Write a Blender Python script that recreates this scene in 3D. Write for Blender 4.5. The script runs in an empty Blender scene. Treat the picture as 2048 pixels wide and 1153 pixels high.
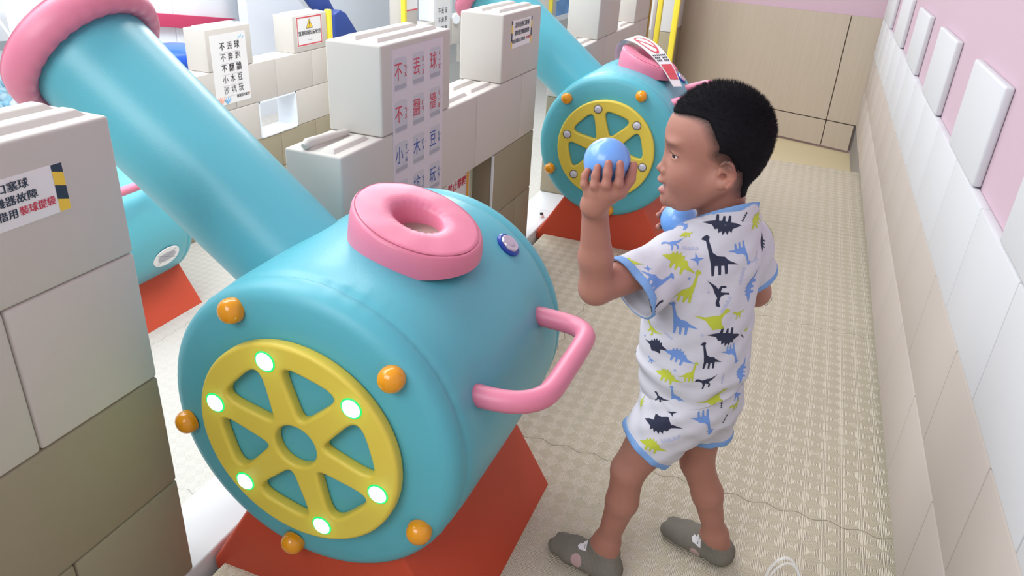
import bpy, bmesh, math, random
import numpy as np
from mathutils import Vector, Matrix
from mathutils.bvhtree import BVHTree
random.seed(4)
PI = math.pi
SC = bpy.context.scene
COL = SC.collection

# ------------------------------------------------------------------ camera
RIGHT = Vector((0.92936874, 0.36530706, 0.05314597))
DOWN = Vector((0.20866708, -0.40110116, -0.89195062))
FWD = Vector((-0.30451895, 0.84004084, -0.44899844))
FPX = 1499.67
CAM = Vector((0, 0, 1.3))
cd = bpy.data.cameras.new('camera')
cam = bpy.data.objects.new('camera', cd)
COL.objects.link(cam)
m3 = Matrix((RIGHT, -DOWN, -FWD)).transposed()
cam.matrix_world = Matrix.Translation(CAM) @ m3.to_4x4()
cd.sensor_width = 36.0
cd.lens = FPX / 2048 * 36
cd.clip_start = 0.02
SC.camera = cam

# ------------------------------------------------------------------ light
wd = bpy.data.worlds.new('world')
SC.world = wd
wd.use_nodes = True
bg = wd.node_tree.nodes['Background']
bg.inputs[0].default_value = (0.86, 0.93, 1.0, 1)
bg.inputs[1].default_value = 0.5


def area(name, loc, target, sx, sy, power, col):
    l = bpy.data.lights.new(name, 'AREA')
    l.shape = 'RECTANGLE'; l.size = sx; l.size_y = sy; l.energy = power; l.color = col
    o = bpy.data.objects.new(name, l); COL.objects.link(o)
    o.location = loc
    o.rotation_euler = (Vector(target) - Vector(loc)).to_track_quat('-Z', 'Y').to_euler()
    return o


area('window_light', (-4.6, 1.5, 3.9), (-0.9, 2.0, 0.3), 6.0, 2.6, 205, (0.95, 0.98, 1.0))
area('rear_fill_light', (-1.5, -1.9, 2.8), (-0.6, 2.0, 0.3), 2.6, 1.6, 80, (0.92, 0.97, 1.0))  # fill behind the camera, added to lift camera-facing sides and floor
area('hall_fill_light', (-2.2, 3.0, 4.0), (-4.2, 4.0, -0.2), 6.0, 1.8, 290, (0.97, 0.99, 1.0))  # added fill without a fixture, brightens the slide and block tops
area('far_window_light', (-3.9, 7.6, 3.2), (-1.0, 1.8, 0.8), 3.0, 2.0, 165, (0.97, 0.99, 1.0))
SC.view_settings.view_transform = 'Standard'
SC.view_settings.look = 'None'
SC.view_settings.gamma = 1
SC.view_settings.exposure = 0.1


# ------------------------------------------------------------------ materials
def srgb(r, g, b):
    f = lambda c: c / 12.92 if c <= 0.04045 else ((c + 0.055) / 1.055) ** 2.4
    return (f(r / 255), f(g / 255), f(b / 255), 1)


def mat(name, col, rough=0.5, bump=0.0, bscale=200.0, spec=0.5, emit=None, estr=0, vary=0.0, sss=0.0, coat=0.0, alpha=None, trans=0.0, metal=0.0):
    m = bpy.data.materials.new(name)
    m.use_nodes = True
    nt = m.node_tree
    b = nt.nodes['Principled BSDF']
    b.inputs['Base Color'].default_value = col
    b.inputs['Roughness'].default_value = rough
    b.inputs['Specular IOR Level'].default_value = spec
    b.inputs['Metallic'].default_value = metal
    b.inputs['Coat Weight'].default_value = coat
    b.inputs['Transmission Weight'].default_value = trans
    if sss:
        b.inputs['Subsurface Weight'].default_value = sss
        b.inputs['Subsurface Radius'].default_value = (0.012, 0.004, 0.002)
        b.inputs['Subsurface Scale'].default_value = 1.0
    if alpha is not None:
        b.inputs['Alpha'].default_value = alpha
    if emit:
        b.inputs['Emission Color'].default_value = emit
        b.inputs['Emission Strength'].default_value = estr
    tc = nt.nodes.new('ShaderNodeTexCoord')
    if bump:
        n = nt.nodes.new('ShaderNodeTexNoise'); n.inputs['Scale'].default_value = bscale; n.inputs['Detail'].default_value = 3
        bp = nt.nodes.new('ShaderNodeBump'); bp.inputs['Strength'].default_value = bump; bp.inputs['Distance'].default_value = 0.002
        nt.links.new(tc.outputs['Object'], n.inputs['Vector'])
        nt.links.new(n.outputs['Fac'], bp.inputs['Height']); nt.links.new(bp.outputs[0], b.inputs['Normal'])
    if vary:
        n = nt.nodes.new('ShaderNodeTexNoise'); n.inputs['Scale'].default_value = 6; n.inputs['Detail'].default_value = 4
        mx = nt.nodes.new('ShaderNodeMix'); mx.data_type = 'RGBA'
        mx.inputs[6].default_value = tuple(c * (1 - vary) for c in col[:3]) + (1,)
        mx.inputs[7].default_value = tuple(min(1, c * (1 + vary)) for c in col[:3]) + (1,)
        nt.links.new(tc.outputs['Object'], n.inputs['Vector'])
        nt.links.new(n.outputs['Fac'], mx.inputs[0]); nt.links.new(mx.outputs[2], b.inputs['Base Color'])
    return m


M = {}
M['teal'] = mat('teal_vinyl', (0.10, 0.41, 0.49, 1), 0.36, 0.12, 260, 0.5, vary=0.03)
M['teal_face'] = mat('teal_vinyl_face', (0.09, 0.40, 0.48, 1), 0.45, 0.10, 260, 0.5, vary=0.03)
M['pink'] = mat('pink_vinyl', (0.68, 0.20, 0.30, 1), 0.4, 0.12, 240, 0.5, vary=0.03)
M['yellow'] = mat('yellow_vinyl', (0.72, 0.56, 0.075, 1), 0.45, 0.15, 260, 0.4, vary=0.03)
M['orange'] = mat('orange_vinyl', (0.52, 0.06, 0.024, 1), 0.5, 0.15, 260, 0.4, vary=0.05)
M['knob'] = mat('amber_plastic', (0.76, 0.30, 0.008, 1), 0.2, spec=0.5, coat=0.25)
M['cavity'] = mat('cavity_lining', (0.36, 0.24, 0.21, 1), 0.7)
M['seam'] = mat('seam_dark', (0.05, 0.12, 0.13, 1), 0.7)
M['stitch'] = mat('stitch_pink', (0.4, 0.09, 0.14, 1), 0.7)
M['lens'] = mat('lens_chrome', (0.6, 0.6, 0.68, 1), 0.12, metal=0.85)
M['blue'] = mat('royal_blue', (0.01, 0.05, 0.35, 1), 0.3)
M['led_off'] = mat('led_unlit', (0.55, 0.54, 0.62, 1), 0.25, spec=0.6, coat=0.6)
M['led_rim'] = mat('led_rim', (0.12, 0.10, 0.05, 1), 0.5)
M['led_on'] = mat('led_lit', (0.9, 1, 0.95, 1), 0.4, emit=(0.50, 1.0, 0.62, 1), estr=12)
M['led_glow'] = mat('led_glow', (0.02, 0.5, 0.1, 1), 0.4, emit=(0.0, 0.85, 0.16, 1), estr=0.8)
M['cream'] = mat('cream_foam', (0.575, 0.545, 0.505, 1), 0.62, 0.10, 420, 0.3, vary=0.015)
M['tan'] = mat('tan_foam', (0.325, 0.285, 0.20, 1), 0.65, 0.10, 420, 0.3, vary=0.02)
M['cream_w'] = mat('white_tile', (0.60, 0.60, 0.62, 1), 0.6, 0.06, 420, 0.3)
M['tan_w'] = mat('beige_tile', (0.47, 0.41, 0.37, 1), 0.62, 0.06, 420, 0.3)
M['sill'] = mat('sill_foam', (0.62, 0.62, 0.63, 1), 0.6, 0.1, 420)
M['pinkwall'] = mat('mauve_paint', (0.54, 0.39, 0.455, 1), 0.75, 0.08, 90, 0.2)
M['kick'] = mat('grey_kick', (0.24, 0.22, 0.21, 1), 0.6)
M['pole'] = mat('yellow_post', (0.80, 0.66, 0.05, 1), 0.4)
M['ochre'] = mat('ochre_post', (0.45, 0.28, 0.05, 1), 0.5)
M['paper'] = mat('white_paper', (0.80, 0.80, 0.80, 1), 0.35, spec=0.5)
M['poster'] = mat('poster_paper', (0.66, 0.61, 0.67, 1), 0.3, spec=0.5)
M['cell'] = mat('print_grey', (0.54, 0.54, 0.60, 1), 0.35)
M['cell2'] = mat('print_darkgrey', (0.38, 0.38, 0.46, 1), 0.35)
M['ink'] = mat('ink_black', (0.035, 0.035, 0.045, 1), 0.5)
M['inknavy'] = mat('ink_navy', (0.015, 0.03, 0.06, 1), 0.5)
M['inkred'] = mat('ink_red', (0.62, 0.035, 0.08, 1), 0.5)
M['inkblue'] = mat('ink_blue', (0.02, 0.08, 0.38, 1), 0.5)
M['redframe'] = mat('ink_frame_red', (0.65, 0.08, 0.10, 1), 0.5)
M['signyellow'] = mat('ink_yellow', (0.85, 0.58, 0.05, 1), 0.5)
M['signorange'] = mat('ink_orange', (0.85, 0.42, 0.06, 1), 0.5)
M['lightblue_ink'] = mat('ink_lightblue', (0.15, 0.42, 0.72, 1), 0.5)
M['coral_ink'] = mat('ink_coral', (0.85, 0.42, 0.33, 1), 0.5)
M['white'] = mat('white_gloss', (0.82, 0.86, 0.90, 1), 0.4)
M['slide'] = mat('slide_white', (0.70, 0.74, 0.80, 1), 0.4, 0.05, 60)
M['navy'] = mat('navy_pad', (0.025, 0.06, 0.27, 1), 0.45, 0.2, 120)
M['bluebin'] = mat('blue_pad', (0.02, 0.11, 0.62, 1), 0.4)
M['crimson'] = mat('crimson_pad', (0.52, 0.045, 0.12, 1), 0.5)
M['ballblue'] = mat('ball_blue_plastic', (0.16, 0.36, 0.78, 1), 0.28, spec=0.5, coat=0.2)
M['sole'] = mat('grey_knit_sock', (0.20, 0.185, 0.155, 1), 0.9, 0.9, 500, 0.1)
M['clear'] = mat('clear_plastic', (0.95, 0.96, 1, 1), 0.08, alpha=0.28)
M['green_panel'] = mat('pale_green_panel', (0.62, 0.66, 0.50, 1), 0.5)
M['hall'] = mat('hall_white', (0.82, 0.86, 0.90, 1), 0.7)


def wood_material():
    m = mat('pale_wood_panel', (0.53, 0.435, 0.335, 1), 0.5)
    nt = m.node_tree; b = nt.nodes['Principled BSDF']
    tc = nt.nodes.new('ShaderNodeTexCoord'); mp = nt.nodes.new('ShaderNodeMapping')
    mp.inputs['Scale'].default_value = (26, 26, 1.2)
    n = nt.nodes.new('ShaderNodeTexNoise'); n.inputs['Scale'].default_value = 3; n.inputs['Detail'].default_value = 5
    mx = nt.nodes.new('ShaderNodeMix'); mx.data_type = 'RGBA'
    mx.inputs[6].default_value = (0.415, 0.34, 0.265, 1); mx.inputs[7].default_value = (0.49, 0.415, 0.335, 1)
    nt.links.new(tc.outputs['Object'], mp.inputs[0]); nt.links.new(mp.outputs[0], n.inputs['Vector'])
    nt.links.new(n.outputs['Fac'], mx.inputs[0]); nt.links.new(mx.outputs[2], b.inputs['Base Color'])
    return m


M['wood'] = wood_material()


def mat_floor(name, c1, c2):
    """embossed foam: square cells of concentric ribs, two ribs directions"""
    m = bpy.data.materials.new(name); m.use_nodes = True
    nt = m.node_tree; b = nt.nodes['Principled BSDF']; b.inputs['Roughness'].default_value = 0.5
    b.inputs['Specular IOR Level'].default_value = 0.35
    N = nt.nodes.new; L = nt.links.new

    def mth(op, a=None, bb=None, v=None):
        n = N('ShaderNodeMath'); n.operation = op
        if a is not None: L(a, n.inputs[0])
        if bb is not None: L(bb, n.inputs[1])
        if v is not None: n.inputs[1].default_value = v
        return n.outputs[0]
    tc = N('ShaderNodeTexCoord'); sp = N('ShaderNodeSeparateXYZ'); L(tc.outputs['Object'], sp.inputs[0])
    fu = mth('SUBTRACT', mth('FRACT', mth('ADD', mth('MULTIPLY', sp.outputs[0], v=1 / 0.0455), v=60.1)), v=0.5)
    fv = mth('SUBTRACT', mth('FRACT', mth('ADD', mth('MULTIPLY', sp.outputs[1], v=1 / 0.0488), v=60.18)), v=0.5)
    au = mth('ABSOLUTE', fu); av = mth('ABSOLUTE', fv)
    mxn = mth('MAXIMUM', au, av)
    rib = mth('SINE', mth('MULTIPLY', mxn, v=2 * PI * 13))
    sel = mth('GREATER_THAN', au, av)
    # seams
    seam = None
    for ax, per, off in ((1, 1.055, 1.60), (0, 1.055, 0.47)):
        w = mth('MULTIPLY', mth('SINE', mth('MULTIPLY', sp.outputs[1 - ax], v=2 * PI / 0.075)), v=0.006)
        q = mth('ADD', sp.outputs[ax], w)
        q = mth('MULTIPLY', mth('SUBTRACT', q, v=off), v=1 / per)
        q = mth('ABSOLUTE', mth('SUBTRACT', mth('FRACT', mth('ADD', q, v=20.5)), v=0.5))
        q = mth('LESS_THAN', q, v=0.0011)
        seam = q if seam is None else mth('MAXIMUM', seam, q)
    h = mth('SUBTRACT', rib, mth('MULTIPLY', seam, v=6.0))
    bp = N('ShaderNodeBump'); bp.inputs['Strength'].default_value = 1.0; bp.inputs['Distance'].default_value = 0.0012
    L(h, bp.inputs['Height']); L(bp.outputs[0], b.inputs['Normal'])
    mx = N('ShaderNodeMix'); mx.data_type = 'RGBA'
    mx.inputs[6].default_value = c1; mx.inputs[7].default_value = c2  # tone follows rib direction, painting in how light catches the ribs
    L(sel, mx.inputs[0])
    m2 = N('ShaderNodeMix'); m2.data_type = 'RGBA'; L(seam, m2.inputs[0]); L(mx.outputs[2], m2.inputs[6])
    m2.inputs[7].default_value = tuple(c * 0.45 for c in c1[:3]) + (1,)
    L(m2.outputs[2], b.inputs['Base Color'])
    return m


M['mat_beige'] = mat_floor('beige_mat', (0.68, 0.60, 0.455, 1), (0.78, 0.70, 0.56, 1))
M['mat_white'] = mat_floor('white_mat', (0.66, 0.64, 0.59, 1), (0.72, 0.70, 0.65, 1))
M['floor_yel'] = mat('plain_beige_floor', (0.62, 0.53, 0.33, 1), 0.6)


# ------------------------------------------------------------------ mesh helpers
def world_origin(o):
    v = Vector((0, 0, 0))
    while o is not None:
        v += Vector(o.get('_o', (0, 0, 0))); o = o.parent
    return v


ORG = {}


def obj(name, bm, m=None, parent=None, smooth=True, mats=None, angle=40):
    """bm given in world coordinates (or in the thing's own frame if its origin is 0)"""
    me = bpy.data.meshes.new(name)
    if isinstance(bm, bmesh.types.BMesh):
        bm.to_mesh(me); bm.free()
    else:
        me.from_pydata([tuple(v) for v in bm[0]], [], [tuple(f) for f in bm[1]])
    org = ORG.get(parent.name, Vector((0, 0, 0))) if parent else Vector((0, 0, 0))
    if org.length > 0:
        me.transform(Matrix.Translation(-org))
    for q in (mats or [m]):
        me.materials.append(q)
    if smooth:
        for p in me.polygons: p.use_smooth = True
        me.set_sharp_from_angle(angle=math.radians(angle))
    o = bpy.data.objects.new(name, me); COL.objects.link(o)
    if parent:
        o.parent = parent
        ORG[o.name] = org
    return o


def thing(name, label, cat, loc=(0, 0, 0), group=None):
    o = bpy.data.objects.new(name, None); COL.objects.link(o)
    o.empty_display_size = 0.1
    o.location = loc; ORG[o.name] = Vector(loc)
    o['label'] = label; o['category'] = cat
    if group: o['group'] = group
    return o


def tag(o, label, cat, group=None):
    o['label'] = label; o['category'] = cat
    if group: o['group'] = group
    return o


def recenter(o):
    """put a top-level mesh's origin at its base centre"""
    me = o.data
    c = np.array([v.co for v in me.vertices])
    p = Vector(((c[:, 0].min() + c[:, 0].max()) / 2, (c[:, 1].min() + c[:, 1].max()) / 2, c[:, 2].min()))
    me.transform(Matrix.Translation(-p)); o.location = p
    return o


def struct(o):
    o['kind'] = 'structure'; return o


def bbox(bm, x0, x1, y0, y1, z0, z1, bev=0.0, seg=2):
    r = bmesh.ops.create_cube(bm, size=1.0)
    vs = r['verts']
    bmesh.ops.transform(bm, matrix=Matrix.Translation(((x0 + x1) / 2, (y0 + y1) / 2, (z0 + z1) / 2)) @ Matrix.Diagonal((x1 - x0, y1 - y0, z1 - z0, 1)), verts=vs)
    if bev > 0:
        es = list({e for v in vs for e in v.link_edges})
        bmesh.ops.bevel(bm, geom=es, offset=bev, segments=seg, profile=0.5, affect='EDGES')
    return bm


def box(*a, **k):
    return bbox(bmesh.new(), *a, **k)


def lathe(prof, n=64, mtx=None, bm=None, mod=None):
    """prof: list of (r, z) ; revolved about local z"""
    bm = bm or bmesh.new()
    rings = []
    new = []
    for i, (r, z) in enumerate(prof):
        if r < 1e-6:
            v = bm.verts.new((0, 0, z)); rings.append([v]); new.append(v)
        else:
            ring = []
            for k in range(n):
                t = 2 * PI * k / n
                rr, zz = (r, z) if mod is None else mod(i, t, r, z)
                v = bm.verts.new((rr * math.cos(t), rr * math.sin(t), zz)); ring.append(v); new.append(v)
            rings.append(ring)
    for a, b in zip(rings[:-1], rings[1:]):
        if len(a) == 1 and len(b) == 1: continue
        for k in range(n):
            k2 = (k + 1) % n
            if len(a) == 1: f = (a[0], b[k2], b[k])
            elif len(b) == 1: f = (a[k], a[k2], b[0])
            else: f = (a[k], a[k2], b[k2], b[k])
            try: bm.faces.new(f)
            except ValueError: pass
    if mtx is not None:
        bmesh.ops.transform(bm, matrix=mtx, verts=new)
    bmesh.ops.recalc_face_normals(bm, faces=bm.faces)
    return bm


def axis_matrix(loc, zdir, xhint=(1, 0, 0)):
    z = Vector(zdir).normalized(); x = Vector(xhint)
    x = (x - z * x.dot(z)).normalized(); y = z.cross(x)
    m = Matrix((x, y, z)).transposed().to_4x4(); m.translation = Vector(loc)
    return m


def catmull(pts, sub=8, closed=False):
    P = [Vector(p) for p in pts]; out = []
    n = len(P)
    rng = range(n) if closed else range(n - 1)
    for i in rng:
        p0 = P[(i - 1) % n] if (closed or i > 0) else P[0]
        p1, p2 = P[i], P[(i + 1) % n]
        p3 = P[(i + 2) % n] if (closed or i + 2 < n) else P[-1]
        for s in range(sub):
            t = s / sub
            out.append(0.5 * ((2 * p1) + (-p0 + p2) * t + (2 * p0 - 5 * p1 + 4 * p2 - p3) * t * t + (-p0 + 3 * p1 - 3 * p2 + p3) * t ** 3))
    if not closed: out.append(P[-1])
    return out


def tube(pts, r, n=12, closed=False, bm=None, cap=True):
    bm = bm or bmesh.new()
    P = [Vector(p) for p in pts]
    rings = []
    up = None
    for i, p in enumerate(P):
        a = P[i - 1] if (i > 0 or closed) else P[i]
        b = P[(i + 1) % len(P)] if (i + 1 < len(P) or closed) else P[i]
        t = (b - a).normalized()
        if up is None:
            up = t.orthogonal().normalized()
        up = (up - t * up.dot(t)).normalized(); w = t.cross(up)
        rr = r[i] if isinstance(r, (list, tuple)) else r
        rings.append([bm.verts.new(p + (up * math.cos(2 * PI * k / n) + w * math.sin(2 * PI * k / n)) * rr) for k in range(n)])
    m = len(rings)
    for i in range(m if closed else m - 1):
        a, b = rings[i], rings[(i + 1) % m]
        for k in range(n):
            bm.faces.new((a[k], a[(k + 1) % n], b[(k + 1) % n], b[k]))
    if cap and not closed:
        bm.faces.new(rings[0][::-1]); bm.faces.new(rings[-1])
    bmesh.ops.recalc_face_normals(bm, faces=bm.faces)
    return bm


def ball_bm(loc, r, u=24, v=16, sc=(1, 1, 1)):
    bm = bmesh.new()
    bmesh.ops.create_uvsphere(bm, u_segments=u, v_segments=v, radius=r)
    bmesh.ops.transform(bm, matrix=Matrix.Translation(loc) @ Matrix.Diagonal((*sc, 1)), verts=bm.verts)
    return bm


def prism_x(poly, x0, x1):
    """poly of (y,z) extruded along x"""
    bm = bmesh.new()
    a = [bm.verts.new((x0, p[0], p[1])) for p in poly]; b = [bm.verts.new((x1, p[0], p[1])) for p in poly]
    n = len(poly)
    for i in range(n): bm.faces.new((a[i], a[(i + 1) % n], b[(i + 1) % n], b[i]))
    bm.faces.new(a[::-1]); bm.faces.new(b)
    bmesh.ops.recalc_face_normals(bm, faces=bm.faces)
    return bm


def bevel_all(bm, off, seg=3, ang=30):
    es = [e for e in bm.edges if len(e.link_faces) == 2 and e.calc_face_angle() > math.radians(ang)]
    bmesh.ops.bevel(bm, geom=es, offset=off, segments=seg, profile=0.5, affect='EDGES')
    return bm


def round_poly(pts, r, seg=6):
    out = []; n = len(pts)
    for i in range(n):
        p = Vector(pts[i]); a = (Vector(pts[i - 1]) - p); b = (Vector(pts[(i + 1) % n]) - p)
        rr = r[i] if isinstance(r, (list, tuple)) else r
        ang = a.angle(b); d = min(rr / math.tan(ang / 2), a.length * 0.48, b.length * 0.48)
        a.normalize(); b.normalize()
        p0 = p + a * d; p1 = p + b * d
        for s in range(seg + 1):
            t = s / seg
            out.append((p0 * (1 - t) ** 2 + p * 2 * t * (1 - t) + p1 * t * t))
    return out


def curve_mesh(splines, extrude, bevel, mtx=None, bev_res=3):
    c = bpy.data.curves.new('tmp', 'CURVE'); c.dimensions = '2D'; c.fill_mode = 'BOTH'
    c.extrude = extrude; c.bevel_depth = bevel; c.bevel_resolution = bev_res
    for s in splines:
        sp = c.splines.new('POLY'); sp.points.add(len(s) - 1)
        for i, p in enumerate(s): sp.points[i].co = (p[0], p[1], 0, 1)
        sp.use_cyclic_u = True
    return curve_to_bm(c, mtx)


def curve_to_bm(c, mtx):
    o = bpy.data.objects.new('tmp', c); COL.objects.link(o)
    dg = bpy.context.evaluated_depsgraph_get(); dg.update()
    me = o.evaluated_get(dg).to_mesh()
    bm = bmesh.new(); bm.from_mesh(me)
    o.evaluated_get(dg).to_mesh_clear()
    bpy.data.objects.remove(o); bpy.data.curves.remove(c)
    if mtx is not None: bmesh.ops.transform(bm, matrix=mtx, verts=bm.verts)
    return bm


def text_bm(body, size, mtx, align='CENTER', bold=0.0, sx=1.0):
    c = bpy.data.curves.new('tmp', 'FONT'); c.body = body; c.size = size
    c.align_x = align; c.align_y = 'CENTER'; c.resolution_u = 3
    bm = curve_to_bm(c, mtx @ Matrix.Diagonal((sx, 1, 1, 1)))
    if bold > 0:
        two = []
        for k, q in enumerate((-1, 1)):
            d = bm.copy(); bmesh.ops.translate(d, vec=mtx.to_3x3() @ Vector((q * bold, q * bold * 0.3, 0.00012 * (k + 1))), verts=d.verts); two.append(d)
        bm.free(); bm = join(two)
    return bm


def plane_x(xf, y, z):
    """local (u,v,w) -> point on a wall facing +x ; u along +y, v up"""
    m = Matrix(((0, 0, 1, xf), (1, 0, 0, y), (0, 1, 0, z), (0, 0, 0, 1)))
    return m


def rect_bm(u0, u1, v0, v1, w, mtx):
    bm = bmesh.new()
    f = bm.faces.new([bm.verts.new(p) for p in ((u0, v0, w), (u1, v0, w), (u1, v1, w), (u0, v1, w))])
    bmesh.ops.transform(bm, matrix=mtx, verts=bm.verts)
    return bm


def join(bms):
    out = bmesh.new()
    for b in bms:
        me = bpy.data.meshes.new('t'); b.to_mesh(me); b.free()
        out.from_mesh(me); bpy.data.meshes.remove(me)
    return out


def copy_tree(o, parent=None):
    c = o.copy(); COL.objects.link(c); c.parent = parent
    for ch in list(o.children):
        copy_tree(ch, c)
    return c


# ------------------------------------------------------------------ room shell
XR = 0.42
bm = box(-0.955, XR + 0.03, -0.9, 4.85, -0.10, 0.0, bev=0.004)
struct(obj('floor', bm, M['mat_beige']))
bm = join([box(-1.16, XR + 0.06, -0.9, 7.4, -0.30, -0.205), ])
struct(obj('floor_beyond', bm, M['floor_yel']))
bm = box(-8.5, -1.15, -3.5, 12.5, -0.79, -0.69)
struct(obj('floor_hall', bm, M['mat_white']))

# right wall: mauve plaster, kick strip, tile courses and pilaster tiles
bm = box(XR + 0.022, XR + 0.12, -1.2, 6.6, -0.3, 3.0)
wr = struct(obj('wall_right', bm, M['pinkwall'], smooth=False))
bm = box(XR + 0.012, XR + 0.0215, -1.2, 6.08, -0.2, 0.05)
struct(obj('baseboard_right', bm, M['kick'], smooth=False))


def tile_row(name, z0, z1, joints, m):
    bm = bmesh.new()
    for a, b in zip(joints[:-1], joints[1:]):
        bbox(bm, XR, XR + 0.0218, a + 0.0015, b - 0.0015, z0 + 0.0012, z1 - 0.0012, bev=0.004, seg=2)
    return struct(obj(name, bm, m, angle=30))


P = 0.4133
rowA = [1.422 + P * k for k in range(-6, 12)]
rowA = [v for v in rowA if v < 6.0] + [6.06]
rowB = [1.216 + P * k for k in range(-6, 12)]
rowB = [v for v in rowB if v < 6.0] + [6.06]
tile_row('trim_1', 0.022, 0.273, rowA, M['tan_w'])
tile_row('trim_2', 0.273, 0.518, rowB, M['tan_w'])
tile_row('trim_3', 0.518, 0.772, rowA, M['cream_w'])
for k, (a, b) in enumerate([(-0.45, 0.0), (0.36, 0.80), (1.18, 1.621), (1.987, 2.425), (2.80, 3.245), (3.615, 4.065), (4.475, 4.985), (5.389, 6.06)]):
    struct(obj('trim_%d' % (4 + k), box(XR, XR + 0.0218, a, b, 0.7735, 1.008, bev=0.006, seg=3), M['cream_w'], angle=30))

struct(obj('ceiling_shade', box(-1.1, 0.6, -1.2, 8.0, 3.0, 3.1), M['hall'], smooth=False))  # out of view, added to keep overhead light off the corridor walls

# back wall, turned a little off square
BU = Vector((-0.9397, 0.342, 0)); BN = Vector((-0.342, -0.9397, 0))
B0 = Vector((0.44, 6.09, 0))


def bpt(u, z, d=0.0): return B0 + BU * u + BN * d + Vector((0, 0, z))


def slab(u0, u1, z0, z1, d0, d1, zl=None, bl=None):
    bm = bmesh.new()
    zl = z1 if zl is None else zl
    bl = z0 if bl is None else bl
    v = [bm.verts.new(bpt(u, z, d)) for d in (d0, d1) for (u, z) in ((u0, z0), (u1, bl), (u1, zl), (u0, z1))]
    for f in ((0, 1, 2, 3), (7, 6, 5, 4), (0, 4, 5, 1), (1, 5, 6, 2), (2, 6, 7, 3), (3, 7, 4, 0)):
        bm.faces.new([v[i] for i in f])
    bmesh.ops.recalc_face_normals(bm, faces=bm.faces)
    return bm


def ray(px, py):
    return (RIGHT * (px - 1024) + DOWN * (py - 576.5) + FWD * FPX)


def on_back(px, py):
    d = ray(px, py); t = (B0 - CAM).dot(BN) / d.dot(BN); p = CAM + d * t
    return (p - B0).dot(BU), p.z


zt0, zt1 = on_back(1768, 38)[1], on_back(1420, 0)[1]
u_t = on_back(1420, 0)[0]
zu = lambda u: zt0 + (zt1 - zt0) * u / u_t
uj = on_back(1672, 160)[0]
zj = on_back(1709, 252)[1]; zb = on_back(1697, 303)[1]
UE = 1.70
struct(obj('wall_back', slab(-0.3, UE, -0.3, 3.0, -0.14, -0.03), M['pinkwall'], smooth=False))
gap = 0.004
for k, (u0, u1, z0, z1, l0, l1) in enumerate([
        (0.0, uj - gap, zj + gap, zu(0), zj + gap, zu(uj)), (uj + gap, UE, zj + gap, zu(uj), zj + gap, zu(UE)),
        (0.03, uj - gap, zb, zj - gap, zb, zj - gap), (uj + gap, UE, zb, zj - gap, zb, zj - gap)]):
    struct(obj('wall_back_panel_%d' % (k + 1), slab(u0, u1, z0, z1, -0.03, 0.0, l1, l0), M['wood'], smooth=False))
struct(obj('trim_20', slab(-0.01, UE, zb, zu(0) - 0.01, -0.034, -0.0295, zu(UE) - 0.01), M['kick'], smooth=False))
struct(obj('wall_hall', box(-8.6, -8.5, -3.5, 12.5, -0.79, 2.8), M['hall'], smooth=False))
struct(obj('wall_hall_end', box(-8.5, -1.3, 12.5, 12.6, -0.79, 2.8), M['hall'], smooth=False))


# ------------------------------------------------------------------ block walls
def block(parent, x0, x1, y0, y1, z0, z1, m, ridges=None, bev=0.006):
    bm = box(x0, x1, y0 + 0.0008, y1 - 0.0008, z0 + 0.0006, z1 - 0.0006, bev=bev, seg=3)
    if ridges:
        w = (x1 - x0)
        for fx in (0.30, 0.70):
            cx = x0 + w * fx
            a, b = ridges
            bt = bmesh.new()
            hw, tw, h = 0.021, 0.014, 0.010
            lo = [(cx - hw, a), (cx + hw, a), (cx + hw, b), (cx - hw, b)]
            hi = [(cx - tw, a + 0.012), (cx + tw, a + 0.012), (cx + tw, b - 0.012), (cx - tw, b - 0.012)]
            v = [bt.verts.new((p[0], p[1], z1 - 0.001)) for p in lo] + [bt.verts.new((p[0], p[1], z1 + h)) for p in hi]
            for k in range(4): bt.faces.new((v[k], v[(k + 1) % 4], v[4 + (k + 1) % 4], v[4 + k]))
            bt.faces.new(v[4:8])
            bmesh.ops.recalc_face_normals(bt, faces=bt.faces)
            bevel_all(bt, 0.003, 2)
            bm = join([bm, bt])
    return obj('block', bm, m, parent, angle=30)


R4, R3, R2, R1, R0 = 0.985, 0.752, 0.503, 0.259, 0.016
XW, XB = -0.99, -1.152
Cm, Tm = M['cream'], M['tan']


def course(parent, x0, x1, z0, z1, ys, m, ridge=None):
    for i, (a, b) in enumerate(zip(ys[:-1], ys[1:])):
        rd = None
        if ridge:
            for (p, q) in ridge:
                lo, hi = max(a, p), min(b, q)
                if hi - lo > 0.05: rd = (lo + (0.02 if lo == p and p > a - 1e-6 and False else 0.015), hi - 0.015)
        block(parent, x0, x1, a, b, z0, z1, m, rd)


w1 = thing('block_wall', 'nearest section of the cream and tan block wall, at the left edge of the photo', 'wall', (-1.07, 0.2, -0.69))
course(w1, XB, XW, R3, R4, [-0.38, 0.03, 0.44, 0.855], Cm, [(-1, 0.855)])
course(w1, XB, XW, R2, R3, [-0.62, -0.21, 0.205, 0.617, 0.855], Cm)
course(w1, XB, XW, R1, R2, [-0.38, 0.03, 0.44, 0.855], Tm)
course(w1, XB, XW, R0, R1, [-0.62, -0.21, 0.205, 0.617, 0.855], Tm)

sill = thing('block_sill', 'low grey sill of blocks running under all the wall sections', 'sill', (-1.07, 2.2, -0.69))
for a in range(-2, 14):
    block(sill, XB, XW, a * 0.4125 - 0.04, (a + 1) * 0.4125 - 0.04, -0.24, R0, M['sill'])
    block(sill, XB, XW, a * 0.4125 - 0.24, (a + 1) * 0.4125 - 0.24, -0.69, -0.24, M['sill'])

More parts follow.
